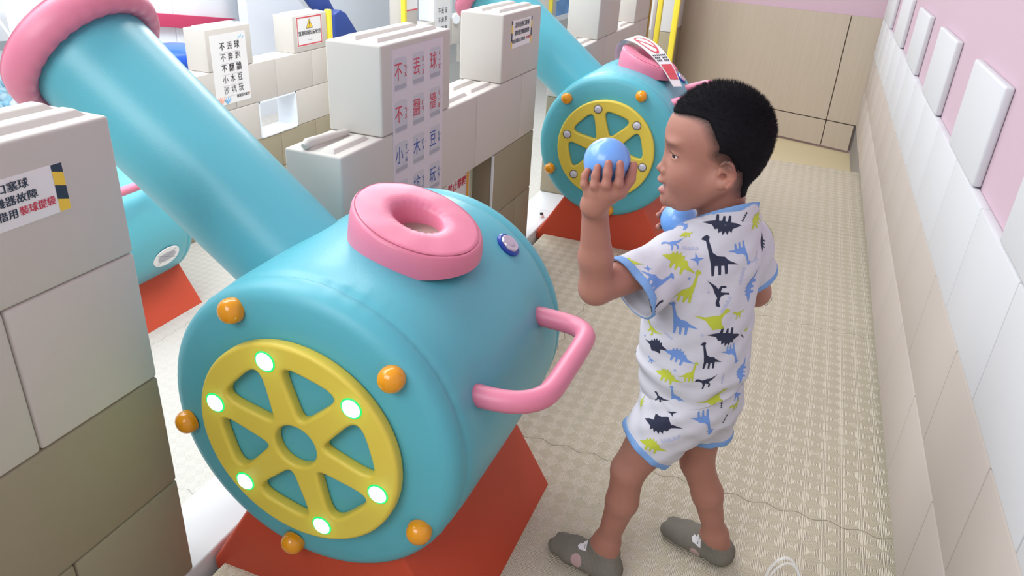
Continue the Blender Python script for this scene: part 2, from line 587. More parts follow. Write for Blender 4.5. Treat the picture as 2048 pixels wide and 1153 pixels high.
w2 = thing('block_wall', 'stepped cream block wall section with the big gridded poster, in the middle of the photo', 'wall', (-1.07, 2.2, R0))
block(w2, XB, XW, 1.675, 2.077, R3, R4, Cm, (1.71, 2.045))
block(w2, XB, XW, 2.490, 2.878, R3, R4, Cm, (2.52, 2.85))
course(w2, XB, XW, R2, R3, [1.478, 1.88], Cm, [(1.478, 1.672)])
course(w2, XB, XW, R2, R3, [1.88, 2.286, 2.707, 2.878], Cm, [(2.08, 2.488)])
block(w2, XB, XW, 1.478, 1.68, R1, R2, Cm)
block(w2, XB, XW, 1.68, 2.08, R1, R2, Cm)
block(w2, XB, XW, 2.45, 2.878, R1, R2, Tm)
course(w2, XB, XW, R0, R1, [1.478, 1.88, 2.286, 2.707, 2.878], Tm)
obj('panel', box(-1.09, -1.07, 2.08, 2.45, R1, R2), M['green_panel'], w2, smooth=False)
obj('bracket', box(-0.995, -0.987, 2.446, 2.452, R1, R2), M['white'], w2, smooth=False)
obj('raised_stud', tube([(-1.098, 1.487, 0.760), (-1.097, 1.50, 0.766), (-1.093, 1.56, 0.764), (-1.088, 1.66, 0.758)], [0.009, 0.013, 0.012, 0.009], 14), Cm, w2)
sb = thing('block_wall', 'block wall section behind the far cannon, ending at the brown and yellow posts', 'wall', (-1.07, 4.2, R0))
course(sb, XB, XW, R2, R3, [3.507, 3.90, 4.31, 4.72, 4.94], Cm, [(3.507, 3.745), (4.16, 4.55)])
block(sb, XB, XW, 3.75, 4.155, R3, R4, Cm, (3.78, 4.12))
block(sb, XB, XW, 4.553, 4.94, R3, R4, Cm, (4.58, 4.9))
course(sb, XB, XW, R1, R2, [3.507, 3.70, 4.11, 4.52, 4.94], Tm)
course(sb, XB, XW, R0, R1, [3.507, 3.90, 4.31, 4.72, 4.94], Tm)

# end column at the back
ec = thing('block_column', 'cream over tan block column standing against the wooden back wall', 'column', (-1.12, 6.3, -0.2))
block(ec, -1.22, -1.045, 6.15, 6.64, 0.52, 1.5, M['cream_w'])
block(ec, -1.22, -1.045, 6.15, 6.64, 0.0, 0.52, Tm)
block(ec, -1.22, -1.045, 6.15, 6.64, -0.205, 0.0, Tm)


def post(px, py, y, x=None, w=0.028, m='pole', z0=-0.2, z1=1.6, label='', x_=None):
    o = obj('post', box(x - w / 2, x + w / 2, y - w / 2, y + w / 2, z0, z1, bev=0.004), M[m])
    return recenter(tag(o, label, 'post'))


post(0, 0, 4.965, x=-1.0, w=0.03, m='ochre', label='brownish yellow post at the end of the far block wall section', z0=-0.205)
post(0, 0, 5.15, x=-0.995, w=0.022, m='cream', label='slim cream post beside the brownish yellow post', z0=-0.205)
post(0, 0, 5.30, x=-0.995, w=0.038, label='yellow post left of the cream column by the wooden wall', z0=-0.205)
post(0, 0, 5.95, x=-0.99, w=0.042, label='yellow post in front of the cream column, nearest the wooden wall', z0=-0.205)

# wall C across the hall (its own lower level)
X3, X3B = -3.39, -3.552
D3 = -0.69
q4, q3, q2, q1 = 0.567, 0.315, 0.057, -0.194
wc = thing('block_wall', 'lower block wall across the hall with a square hole and the small rules sheet', 'wall', (-3.47, 4.0, D3))
block(wc, X3B, X3, 3.70, 4.115, q3, q4, Cm, (3.73, 4.085))
block(wc, X3B, X3, 4.556, 4.97, q3, q4, Cm, (4.59, 4.94))
course(wc, X3B, X3, q2, q3, [2.68, 3.09, 3.50, 3.915, 4.335, 4.757, 4.97], Cm, [(2.9, 3.695), (4.12, 4.55)])
course(wc, X3B, X3, q1, q2, [2.88, 3.29, 3.70, 4.123], Cm)
course(wc, X3B, X3, q1, q2, [4.537, 4.97], Cm)
course(wc, X3B, X3, q1 - 0.25, q1, [2.68, 3.09, 3.50, 3.915, 4.335, 4.757, 4.97], Tm)
course(wc, X3B, X3, D3, q1 - 0.25, [2.88, 3.29, 3.70, 4.115, 4.53, 4.97], Tm)
obj('frame', join([box(X3B, X3 + 0.004, 4.123, 4.133, q1, q2), box(X3B, X3 + 0.004, 4.527, 4.537, q1, q2), box(X3B, X3 + 0.004, 4.123, 4.537, q1, q1 + 0.01), box(X3B, X3 + 0.004, 4.123, 4.537, q2 - 0.01, q2)]), M['white'], wc, smooth=False)
recenter(tag(obj('post', box(X3 - 0.02, X3 + 0.02, 4.975, 5.015, D3, q4 + 0.01, bev=0.004), M['pole']), 'yellow post at the end of the low wall, beside the warning sign', 'post'))

wd_ = thing('block_wall', 'distant block wall section with a hole and a knobbed step, seen past the big poster', 'wall', (-3.47, 7.0, D3))
block(wd_, X3B, X3, 6.18, 6.40, q3, 1.2, Cm)
course(wd_, X3B, X3, q1 - 0.25, q3, [6.18, 6.40], Cm)
block(wd_, X3B, X3, 6.73, 7.14, q3, 1.3, M['white'])
course(wd_, X3B, X3, q2, q3, [6.40, 6.73, 7.14, 7.60, 8.0, 8.4], Cm, [(7.15, 8.3)])
course(wd_, X3B, X3, q1, q2, [6.40, 6.73], Cm)
course(wd_, X3B, X3, q1, q2, [7.60, 8.0, 8.4], Cm)
course(wd_, X3B, X3, D3, q1 - 0.3, [6.18, 6.6, 7.0, 7.4, 7.8, 8.4], Cm)
recenter(tag(obj('post', box(X3 - 0.02, X3 + 0.02, 6.13, 6.17, D3, 1.3, bev=0.004), M['pole']), 'yellow post at the near end of the distant block wall section', 'post'))
recenter(tag(obj('post', box(X3 - 0.025, X3 + 0.025, 10.2, 10.25, D3 - 0.0, 1.3, bev=0.004), M['pole']), 'yellow post seen through the gap above the far cannon barrel', 'post'))
kn = obj('knob', lathe([(0, 0.0), (0.045, 0.0), (0.05, 0.012), (0.045, 0.024), (0, 0.024)], 24, axis_matrix((X3 + 0.0, 7.2, 0.30), (1, -0.4, 0))), M['white'], wd_)
recenter(tag(obj('partition', join([box(X3B, X3, 10.27, 11.6, D3, 1.4)]), Cm, smooth=False), 'distant plain cream partition carrying the blue and white poster', 'partition'))

# ------------------------------------------------------------------ cannons
# local frame: origin on the floor below the drum; drum axis along y; barrel towards -x; handle on +x
DR, DZ, DY0, DY1 = 0.299, 0.439, -0.295, 0.295


def hyp(c, r): return math.sqrt(max(r * r - c * c, 0))


def make_cannon(label, lit, group):
    t = thing('ball_cannon', label, 'toy cannon', (0, 0, 0), group)
    # drum
    prof = [(0, DY0 - 0.004), (0.12, DY0 - 0.004), (0.22, DY0 - 0.002), (0.268, DY0 + 0.0), (0.284, DY0 + 0.006), (0.293, DY0 + 0.016), (0.297, DY0 + 0.03),
            (0.2975, DY0 + 0.044), (0.2945, DY0 + 0.050), (0.2945, DY0 + 0.052), (0.2985, DY0 + 0.058), (0.301, DY0 + 0.09), (0.303, 0.0), (0.301, DY1 - 0.09),
            (0.2985, DY1 - 0.058), (0.2945, DY1 - 0.052), (0.2945, DY1 - 0.050), (0.2975, DY1 - 0.044), (0.296, DY1 - 0.028), (0.288, DY1 - 0.010), (0.272, DY1), (0.2, DY1 + 0.006), (0, DY1 + 0.008)]

    def pk(i, th, r, z):
        if 7 <= i <= 11: r += 0.0009 * math.sin(th * 61 + math.sin(th * 7) * 2) * (0.6 if i != 9 else 1)
        for s in (-0.165, 0.165):   # dimples where the handle enters
            pass
        return r, z
    fine = []
    for (a, b) in zip(prof[:-1], prof[1:]):
        fine.append(a)
        n = int(abs(b[1] - a[1]) / 0.02)
        for k in range(1, n + 1):
            q = k / (n + 1); fine.append((a[0] + (b[0] - a[0]) * q, a[1] + (b[1] - a[1]) * q))
    fine.append(prof[-1])

    def dimple(i, th, r, z):
        ang0 = math.atan2(0.10, 0.28)
        for s in (-0.165, 0.165):
            dz = (z - s); da = (math.atan2(math.sin(th), math.cos(th)) - (-ang0 if False else ang0)) * 0.3
            d = math.hypot(dz, da)
            if r > 0.28: r -= 0.010 * math.exp(-(d / 0.045) ** 2)
        if abs(z - (DY0 + 0.05)) < 0.03 and r > 0.28: r += 0.0008 * math.sin(th * 61 + math.sin(th * 7) * 2)
        return r, z
    mtx = Matrix.Translation((0, 0, DZ)) @ Matrix(((1, 0, 0, 0), (0, 0, 1, 0), (0, 1, 0, 0), (0, 0, 0, 1)))
    dr = obj('drum', lathe(fine, 160, mtx, mod=dimple), None, t, angle=50, mats=[M['teal'], M['teal_face']])
    for p_ in dr.data.polygons:
        if p_.center.y < DY0 + 0.05 or p_.center.y > DY1 - 0.05: p_.material_index = 1
    # base
    bm = bmesh.new()
    y0, y1 = -0.272, 0.268
    poly = [(-0.285, -0.03), (0.306, -0.03), (0.306, 0.0), (0.165, 0.235), (-0.145, 0.235), (-0.285, 0.0)]
    a = [bm.verts.new((p[0], y0, p[1])) for p in poly]; b = [bm.verts.new((p[0], y1, p[1])) for p in poly]
    for i in range(6): bm.faces.new((a[i], a[(i + 1) % 6], b[(i + 1) % 6], b[i]))
    bm.faces.new(a[::-1]); bm.faces.new(b); bmesh.ops.recalc_face_normals(bm, faces=bm.faces)
    bevel_all(bm, 0.007, 3, 20)
    obj('base', bm, M['orange'], t, angle=30)
    # front wheel
    ring = [(0.205 * math.cos(a), 0.205 * math.sin(a)) for a in np.linspace(0, 2 * PI, 97)[:-1]]
    spl = [ring, [(0.051 * math.cos(a), 0.051 * math.sin(a)) for a in np.linspace(0, 2 * PI, 41)[:-1]]]
    for k in range(6):
        c = math.radians(15 + 60 * k)
        P0 = (0.044 * math.cos(c), 0.044 * math.sin(c))
        P1 = (0.187 * math.cos(c - 0.455), 0.187 * math.sin(c - 0.455)); P2 = (0.187 * math.cos(c + 0.455), 0.187 * math.sin(c + 0.455))
        spl.append([(p.x, p.y) for p in round_poly([P0, P1, P2], [0.022, 0.034, 0.034])])
    fm = Matrix(((1, 0, 0, 0), (0, 0, -1, DY0 - 0.014), (0, 1, 0, DZ), (0, 0, 0, 1)))
    obj('wheel', curve_mesh(spl, 0.005, 0.007, fm @ Matrix.Diagonal((0.965, 0.965, 1, 1))), M['yellow'], t, angle=60)
    for k in range(6):
        c = math.radians(45 + 60 * k); p = (0.171 * math.cos(c), DY0 - 0.026, DZ + 0.171 * math.sin(c))
        mm = axis_matrix(p, (0, -1, 0))
        if lit:
            o = obj('led', lathe([(0, 0.0075), (0.008, 0.007), (0.0135, 0.0045), (0.0168, 0.0008), (0.0168, -0.003)], 32, mm), M['led_on'], t)
            obj('led_rim', lathe([(0.0165, -0.002), (0.0172, 0.0018), (0.0190, 0.0014), (0.0203, 0.0004), (0.0203, -0.003)], 32, mm), M['led_glow'], o)
        else:
            o = obj('led', lathe([(0, 0.0065), (0.008, 0.006), (0.0125, 0.004), (0.0155, 0.0008), (0.0155, -0.003)], 32, mm), M['led_off'], t)
            obj('led_rim', lathe([(0.0155, -0.002), (0.0160, 0.0022), (0.0178, 0.0018), (0.0183, -0.003)], 32, mm), M['led_rim'], o)
    for k in range(5):
        c = math.radians(45 + 72 * k); p = (0.262 * math.cos(c), DY0 - 0.002, DZ + 0.262 * math.sin(c))
        mm = axis_matrix(p, (0.25 * math.cos(c), -1, 0.25 * math.sin(c)))
        obj('knob', lathe([(0, 0.027), (0.007, 0.0262), (0.0135, 0.0235), (0.019, 0.0185), (0.0222, 0.0115), (0.0228, 0.004), (0.0222, -0.003), (0.015, -0.006)], 32, mm), M['knob'], t)
    # funnel: wedge collar with open mouth
    C = Vector((0.079, -0.006, 0.780)); nt_ = Vector((math.sin(math.radians(19)), 0, math.cos(math.radians(19))))
    nb = Vector((math.sin(math.radians(6)), 0, math.cos(math.radians(6)))); CB = Vector((0.072, -0.006, 0.715))
    bm = bmesh.new()
    NS = 72
    # section: (radius, mix 0=bottom 1=top, lift)
    sec = [(0.128, 0.0, 0), (0.129, 0.25, 0), (0.129, 0.6, 0), (0.127, 0.86, 0), (0.1245, 0.93, 0), (0.122, 0.955, 0), (0.121, 0.965, -0.001), (0.1195, 0.965, 0.001), (0.113, 0.985, 0.001), (0.095, 1.0, 0.002), (0.075, 1.0, 0.003), (0.060, 1.0, 0.003), (0.051, 0.97, 0), (0.0475, 0.85, 0), (0.047, 0.0, 0)]
    ax = Vector((0, 1, 0))
    rings = []
    for (r, mx, lift) in sec:
        rg = []
        for k in range(NS):
            th = 2 * PI * k / NS
            def pt(c, n):
                u = ax.cross(n).normalized()
                return c + u * (r * math.cos(th)) + ax * (r * math.sin(th))
            wr = 0.0004 * math.sin(th * 9 + r * 60) if 0.06 < r < 0.125 and mx > 0.95 else 0
            wr += 0.0012 * math.sin(th * 26) if r <= 0.051 else 0
            p = pt(CB, nb).lerp(pt(C, nt_), mx) + nt_ * (lift + wr)
            rg.append(bm.verts.new(p))
        rings.append(rg)
    for a, b in zip(rings[:-1], rings[1:]):
        for k in range(NS): bm.faces.new((a[k], a[(k + 1) % NS], b[(k + 1) % NS], b[k]))
    bmesh.ops.recalc_face_normals(bm, faces=bm.faces)
    fo = obj('funnel', bm, M['pink'], t, angle=60)
    bm = bmesh.new()
    u = ax.cross(nb).normalized()
    vs = [bm.verts.new(CB + nb * 0.030 + u * (0.048 * math.cos(2 * PI * k / 40)) + ax * (0.048 * math.sin(2 * PI * k / 40))) for k in range(40)]
    bm.faces.new(vs)
    obj('chute', bm, M['cavity'], fo, smooth=False)
    st = []
    for k in range(NS):
        th = 2 * PI * k / NS; uu = ax.cross(nt_).normalized()
        p = (CB + ax.cross(nb).normalized() * 0.1205 * math.cos(th) + ax * 0.1205 * math.sin(th)).lerp(C + uu * 0.1205 * math.cos(th) + ax * 0.1205 * math.sin(th), 0.967)
        st.append(p)
    obj('stitching', tube(st, 0.0010, 5, closed=True), M['stitch'], fo)
    # handle
    hz = 0.532
    hp = [(0.255, -0.160, hz), (0.31, -0.158, hz), (0.350, -0.147, hz), (0.378, -0.122, hz), (0.390, -0.085, hz), (0.393, 0.0, hz), (0.394, 0.095, hz), (0.388, 0.132, hz), (0.366, 0.154, hz), (0.33, 0.163, hz), (0.255, 0.165, hz)]
    obj('handle', tube(catmull(hp, 10), 0.0208, 20), M['pink'], t)
    # lit button on the drum
    bx, by = 0.190, 0.181
    bz = DZ + hyp(bx, 0.3005)
    mm = axis_matrix((bx, by, bz), (bx, 0, bz - DZ))
    o = obj('button', lathe([(0.0, -0.004), (0.026, -0.004), (0.0285, 0.000), (0.0285, 0.004), (0.0245, 0.0075), (0.0215, 0.0075)], 40, mm), M['blue'], t)
    obj('button_lens', lathe([(0.0, 0.0095), (0.010, 0.0108), (0.0155, 0.0118), (0.0195, 0.0115), (0.0215, 0.0085), (0.0217, 0.004)], 40, mm), M['lens'], o)
    # barrel
    ang = math.radians(37); ad = Vector((-math.cos(ang), 0, math.sin(ang)))
    A0 = Vector((-0.040, 0.0, 0.500))
    mm = axis_matrix(A0, ad, (0, 1, 0))
    Lb = 0.788
    pr = [(0.116, 0.10), (0.116, 0.22), (0.1165, 0.26), (0.119, 0.5), (0.123, 0.7), (0.126, Lb - 0.02), (0.127, Lb + 0.03)]
    obj('barrel', lathe(pr, 96, mm), M['teal'], t)
    W = 0.095

    def gather(i, th, r, z):
        if i in (0, 1, 2, 3, 15, 16, 17): r += 0.0012 * math.sin(th * 34 + 1.5 * math.sin(5 * th)) * (1.0 if i < 3 else 0.2); z += 0.0010 * math.sin(th * 29 + 1) * (1 if i < 4 else 0.2)
        return r, z
    pr = [(0.127 + (r - 0.165) * 0.82, z) for r, z in [(0.158, Lb + 0.010), (0.169, Lb - 0.001), (0.183, Lb - 0.006), (0.196, Lb - 0.003), (0.207, Lb + 0.006), (0.213, Lb + 0.018), (0.215, Lb + 0.032), (0.213, Lb + 0.046),
          (0.209, Lb + 0.054), (0.2075, Lb + 0.056), (0.2075, Lb + 0.058), (0.208, Lb + 0.060), (0.200, Lb + 0.065), (0.185, Lb + 0.068), (0.168, Lb + 0.063), (0.158, Lb + 0.055), (0.153, Lb + 0.04), (0.152, Lb - 0.2)]]
    ro = obj('muzzle_ring', lathe(pr, 160, mm, mod=gather), M['pink'], t)
    bm = lathe([(0, Lb - 0.18), (0.114, Lb - 0.18)], 48, mm)
    obj('muzzle_lining', bm, M['cavity'], ro)
    return t


c1 = make_cannon('near teal toy cannon whose yellow wheel shows six lit green lights', True, 'padded ball cannons')
c1.location = (-0.697, 1.175, 0)
c2 = make_cannon('far teal toy cannon with unlit wheel lights, behind the raised blue ball', False, 'padded ball cannons')
c2.location = (-0.705, 3.28, 0)
c3 = copy_tree(c2); c3['label'] = 'teal cannon with an oval sticker on the lower white floor behind the nearest wall'
c3.location = (-3.097, 2.515, -0.69)
for ch in c3.children:
    if not ch.name.startswith('base'):
        rm = Matrix.Translation((0, 0, DZ)) @ Matrix.Rotation(math.radians(-34), 4, 'Y') @ Matrix.Translation((0, 0, -DZ))
        ch.matrix_local = rm
for ch in c2.children:          # the far cannon's knobs and handle sit a little further round
    turn = 18 if ch.name.startswith('knob') else 22 if ch.name.startswith('handle') else 0
    if turn:
        ch.matrix_local = Matrix.Translation((0, 0, DZ)) @ Matrix.Rotation(math.radians(-turn), 4, 'Y') @ Matrix.Translation((0, 0, -DZ))
stk = obj('sticker', lathe([(0, 0.0025), (0.062, 0.0025), (0.064, 0.0)], 40, Matrix.Translation((0.287, 0.095, DZ - 0.10)) @ Matrix.Rotation(math.radians(18), 4, 'Y') @ Matrix(((0, 0, 1, 0), (1, 0, 0, 0), (0, 1, 0, 0), (0, 0, 0, 1))) @ Matrix.Diagonal((1.35, 0.85, 1, 1))), M['paper'], c3)
mst = Matrix.Translation((0.287, 0.095, DZ - 0.10)) @ Matrix.Rotation(math.radians(18), 4, 'Y') @ Matrix(((0, 0, 1, 0.0035), (1, 0, 0, 0), (0, 1, 0, 0), (0, 0, 0, 1)))
g = []
for k in range(26):
    u = -0.055 + 0.11 * k / 25; h = 0.026 * math.sqrt(max(0, 1 - (u / 0.06) ** 2))
    g.append(rect_bm(u - 0.001, u + 0.001, -h, h, 0, mst))
g.append(rect_bm(-0.066, 0.066, -0.0015, 0.0015, 0.0004, mst @ Matrix.Rotation(0.5, 4, 'Z')))
g.append(rect_bm(-0.066, 0.066, -0.0015, 0.0015, 0.0004, mst @ Matrix.Rotation(-0.4, 4, 'Z')))
obj('print', join(g), M['cell2'], stk, smooth=False)

# ------------------------------------------------------------------ prohibition strip on the far funnel
bx, by = -0.705, 3.28
pts = [(-0.062, 0.060, 0.755), (-0.064, 0.055, 0.79), (-0.050, 0.045, 0.828), (-0.010, 0.028, 0.843), (0.05, 0.00, 0.832), (0.11, -0.03, 0.80), (0.17, -0.065, 0.752), (0.225, -0.10, 0.69)]
pc = catmull([Vector(p) + Vector((bx, by, 0)) for p in pts], 6)
bm = bmesh.new()
cross = Vector((0.30, 0.95, 0.1)).normalized()
hw = 0.052
rows = []
for i, p in enumerate(pc):
    a = pc[max(i - 1, 0)]; b = pc[min(i + 1, len(pc) - 1)]; tdir = (b - a).normalized()
    cr = (cross - tdir * cross.dot(tdir)).normalized(); nn = tdir.cross(cr)
    s = hw * (1.0 if i < len(pc) - 14 else 1.0 - 0.45 * (i - (len(pc) - 14)) / 13)
    rows.append((p, cr, tdir, nn if nn.z > 0 else -nn, s))
strip_pts = []
for off in (0.0, -0.0012):
    strip_pts.append([[bm.verts.new(p + cr * s * q + nn * off) for q in (-1, -0.5, 0, 0.5, 1)] for (p, cr, td, nn, s) in rows])
for L_ in strip_pts:
    for a, b in zip(L_[:-1], L_[1:]):
        for k in range(4): bm.faces.new((a[k], a[k + 1], b[k + 1], b[k]))
bmesh.ops.recalc_face_normals(bm, faces=bm.faces)
so = obj('paper_strip', bm, M['paper'])
tag(so, 'laminated strip with a red prohibition sign draped over the far pink funnel', 'sign')


def on_strip(u, v, lift=0.0015):
    """u along (0..1), v across (-1..1)"""
    f = u * (len(rows) - 1); i = min(int(f), len(rows) - 2); q = f - i
    p = rows[i][0].lerp(rows[i + 1][0], q); cr = rows[i][1].lerp(rows[i + 1][1], q); nn = rows[i][3].lerp(rows[i + 1][3], q).normalized(); s = rows[i][4] + (rows[i + 1][4] - rows[i][4]) * q
    return p + cr * s * v + nn * lift


def ribbon(path, w):
    bm = bmesh.new(); n = len(path)
    L_ = []
    for i, (u, v) in enumerate(path):
        a = path[max(i - 1, 0)]; b = path[min(i + 1, n - 1)]
        du, dv = (b[0] - a[0]) * 6, (b[1] - a[1]); l = math.hypot(du, dv) or 1
        nu, nv = -dv / l / 6, du / l
        L_.append([bm.verts.new(on_strip(u + nu * w, v + nv * w)), bm.verts.new(on_strip(u - nu * w, v - nv * w))])
    for a, b in zip(L_[:-1], L_[1:]): bm.faces.new((a[0], a[1], b[1], b[0]))
    return bm


ov = [(0.58 + 0.125 * math.cos(t), 0.62 * math.sin(t)) for t in np.linspace(0, 2 * PI, 49)]
bms = [ribbon(ov, 0.07), ribbon([(0.58 + 0.085 * q, 0.45 * q) for q in np.linspace(-1, 1, 9)], 0.07)]
obj('prohibition_sign', join(bms), M['redframe'], so, smooth=False)
bms = [ribbon([(0.86 + 0.0 * q, -0.8 + 1.6 * q) for q in np.linspace(0, 1, 9)], 0.22), ribbon([(0.90, -0.8 + 1.6 * q) for q in np.linspace(0, 1, 9)], 0.22)]
obj('red_band', join(bms), M['redframe'], so, smooth=False)
random.seed(3)
bms = []
for r_ in range(3):
    for k in range(7):
        v = -0.75 + 1.5 * k / 6; u = 0.735 + 0.026 * r_
        if random.random() < 0.85:
            bms.append(ribbon([(u - 0.008, v), (u + 0.008, v)], 0.07)); bms.append(ribbon([(u, v - 0.09), (u, v + 0.09)], 0.03))
obj('lettering', join(bms), M['ink'], so, smooth=False)


# ------------------------------------------------------------------ signs
def sheet(x, y0, y1, z0, z1, label, m='paper', th=0.0012, rot=0.0):
    o = obj('sign', box(x, x + th, y0, y1, z0, z1), M[m], smooth=False)
    tag(o, label, 'sign'); return o


# (1) warning label on nearest block
X = XW
s1 = sheet(X, 0.47, 0.757, 0.864, 0.936, 'black and red warning label on the nearest block at the left edge')
pm = lambda y, z, d=0.0019: plane_x(X + d, y, z)
txt = [('請勿在砲口塞球', 0.9215, 'inknavy'), ('避免發生機器故障', 0.9025, 'inknavy')]
hy = 0.5825
obj('lettering', join([text_bm(a, 0.0150, pm(0.7000 if i_ == 0 else 0.7100, z), 'RIGHT', 0.0004, 1.12) for i_, (a, z, c) in enumerate(txt)] + [text_bm('歡迎洽服務人員借用', 0.0145, pm(0.6750, 0.8835), 'RIGHT', 0.0004, 1.05)]), M['inknavy'], s1, smooth=False)
obj('red_lettering', text_bm('裝球提袋', 0.0145, pm(0.7345, 0.8835), 'RIGHT', 0.0004, 0.99), M['inkred'], s1, smooth=False)


def hazard(y0, y1, z0, z1, par, x, n=4, tilt=0.3):
    hgt = (z1 - z0); bms = {0: [], 1: []}
    e = [0.0, 0.13, 0.42, 0.72, 1.0]
    for k in range(4):
        a, b = z1 - e[k] * hgt, z1 - e[k + 1] * hgt
        d = (y1 - y0) * tilt
        bm = bmesh.new()
        t0 = 0 if k == 0 else d; t1 = 0 if k == 3 else d
        ps = [(y0, a + (0 if k == 0 else 0)), (y1, a - (t0 if k else 0)), (y1, b - (t1 if k < 3 else 0)), (y0, b)]
        bm.faces.new([bm.verts.new((x, p[0], p[1])) for p in ps][::-1])
        obj(('dark_stripe', 'yellow_stripe')[k % 2], bm, M[('inknavy', 'signyellow')[k % 2]], par, smooth=False)


hazard(0.7385, 0.7565, 0.8645, 0.9355, s1, X + 0.0016)
hazard(0.4705, 0.49, 0.8645, 0.9355, s1, X + 0.0016)

# (2) small label on the far tall block
s2 = sheet(X, 2.565, 2.775, 0.862, 0.957, 'small dark striped notice on the tall block left of the far cannon')
obj('lettering', join([text_bm('請勿在砲口塞球', 0.0205, pm(2.672, 0.938), 'CENTER', 0.0004), text_bm('避免發生機器故障', 0.0185, pm(2.672, 0.911), 'CENTER', 0.0004), text_bm('歡迎洽服務人員使用', 0.0145, pm(2.576, 0.8845), 'LEFT', 0.0003)]), M['inknavy'], s2, smooth=False)
obj('red_lettering', text_bm('裝球提袋', 0.0115, pm(2.718, 0.8845), 'LEFT', 0.0003), M['inkred'], s2, smooth=False)
hazard(2.565, 2.577, 0.862, 0.957, s2, X + 0.0016); hazard(2.763, 2.775, 0.862, 0.957, s2, X + 0.0016)

# (3) big poster with a grid of cards
s3 = sheet(X, 1.728, 2.025, 0.32, 0.968, 'tall translucent poster with a grid of red and blue characters on the block wall', 'poster')
grid = [('不ㄅㄨˋ', '丟ㄉㄧㄡ', '球ㄑㄧㄡˊ'), ('不ㄅㄨˋ', '翻ㄈㄢ', '牆ㄑㄧㄤˊ'), ('小ㄒㄧㄠˇ', '木ㄇㄨˋ', '豆ㄉㄡˋ'), ('沙ㄕㄚ', '坑ㄎㄥ', '玩ㄨㄢˊ'), ('', '', '')]
reds, blues, cells, bars = [], [], [], []
for r_, row in enumerate(grid):
    zc = 0.902 - 0.112 * r_
    for c_, w in enumerate(row):
        yc = 1.772 + 0.101 * c_
        cells.append(curve_mesh([[(p.x, p.y) for p in round_poly([(-0.034, -0.043), (0.034, -0.043), (0.034, 0.043), (-0.034, 0.043)], 0.012)]], 0, 0, pm(yc, zc, 0.0014)))
        bars.append(rect_bm(-0.031, 0.031, -0.039, -0.027, 0, pm(yc, zc, 0.0017)))
        if not w: continue
        dst = reds if r_ < 2 else blues
        dst.append(text_bm(w[0], 0.052, pm(yc - 0.012, zc + 0.004, 0.0019), 'CENTER', -0.0002, 0.82))
        bo = [q for q in w[1:] if q not in 'ˋˊˇ']
        for i, q in enumerate(bo):
            dst.append(text_bm(q, 0.017, pm(yc + 0.026, zc + 0.004 + 0.018 * ((len(bo) - 1) / 2 - i), 0.0019), 'CENTER', 0.0001))
        tn = [q for q in w[1:] if q in 'ˋˊˇ']
        if tn: dst.append(text_bm(tn[0], 0.017, pm(yc + 0.038, zc + 0.004, 0.0019), 'CENTER', 0.0001))
obj('card_print', join(cells), M['cell'], s3, smooth=False)
obj('bar_print', join(bars), M['cell2'], s3, smooth=False)
obj('red_lettering', join(reds), M['inkred'], s3, smooth=False)
obj('blue_lettering', join(blues), M['inkblue'], s3, smooth=False)

# (4) rules sheet on the wall across the hall
X = X3
s4 = sheet(X, 3.735, 4.058, 0.10, 0.528, 'white sheet of five black text lines on the low wall across the hall')
L4 = ['不 丟 球', '不 奔 跑', '不 翻 牆', '小 木 豆', '沙 坑 玩']
bms, lns = [], []
for i, l in enumerate(L4):
    z = 0.452 - 0.067 * i
    for j, ch in enumerate(l.split(' ')):
        bms.append(text_bm(ch, 0.052, pm(3.835 + 0.068 * j, z), 'CENTER', 0.0012 if i in (0, 2) else 0.0004, 0.95))
    lns.append(rect_bm(-0.095, 0.095, -0.0012, 0.0012, 0, pm(3.90, z - 0.036)))
bms.append(text_bm('謝謝您的配合', 0.021, pm(3.985, 0.135), 'CENTER', 0.0004))
obj('lettering', join(bms), M['ink'], s4, smooth=False)
obj('ruled_line', join(lns), M['cell'], s4, smooth=False)
cor = [tube(catmull([(X + 0.0014, 3.775 + 0.003 * k, 0.115), (X + 0.0014, 3.765 + 0.012 * k, 0.135), (X + 0.0014, 3.752 + 0.018 * k, 0.155 - 0.003 * abs(k - 1))], 4), 0.0035, 5) for k in range(4)]
obj('coral_print', join(cor), M['coral_ink'], s4)
cor = [tube(catmull([(X + 0.0014, 3.825 + 0.003 * k, 0.108), (X + 0.0014, 3.815 + 0.014 * k, 0.125), (X + 0.0014, 3.80 + 0.02 * k, 0.142 - 0.003 * abs(k - 2))], 4), 0.0035, 5) for k in range(4)]
cor += [tube([(X + 0.0012, 3.985 + 0.02 * k, 0.488 + 0.01 * (k % 2)), (X + 0.0012, 3.998 + 0.02 * k, 0.50 + 0.01 * (k % 2))], 0.003, 5) for k in range(3)]
obj('blue_print', join(cor), M['lightblue_ink'], s4)
obj('heart', text_bm('❤', 0.02, pm(4.043, 0.136)), M['coral_ink'], s4, smooth=False)

# (5) slide warning
s5 = sheet(X, 4.60, 4.905, 0.352, 0.557, 'square warning sign with red border and yellow triangle beside a yellow post')
fr = curve_mesh([[(-0.148, -0.098), (0.148, -0.098), (0.148, 0.098), (-0.148, 0.098)], [(-0.139, -0.089), (0.139, -0.089), (0.139, 0.089), (-0.139, 0.089)]], 0, 0, pm(4.7525, 0.4545))
obj('border', fr, M['redframe'], s5, smooth=False)
tri = [[(p.x, p.y) for p in round_poly([(-0.037, -0.022), (0.037, -0.022), (0, 0.036)], 0.004)]]
o = obj('triangle', curve_mesh(tri, 0, 0, pm(4.752, 0.495, 0.0019)), M['signyellow'], s5, smooth=False)
tri2 = [[(p.x, p.y) for p in round_poly([(-0.042, -0.025), (0.042, -0.025), (0, 0.042)], 0.004)], tri[0]]
obj('triangle_outline', curve_mesh(tri2, 0, 0, pm(4.752, 0.495, 0.0021)), M['ink'], s5, smooth=False)
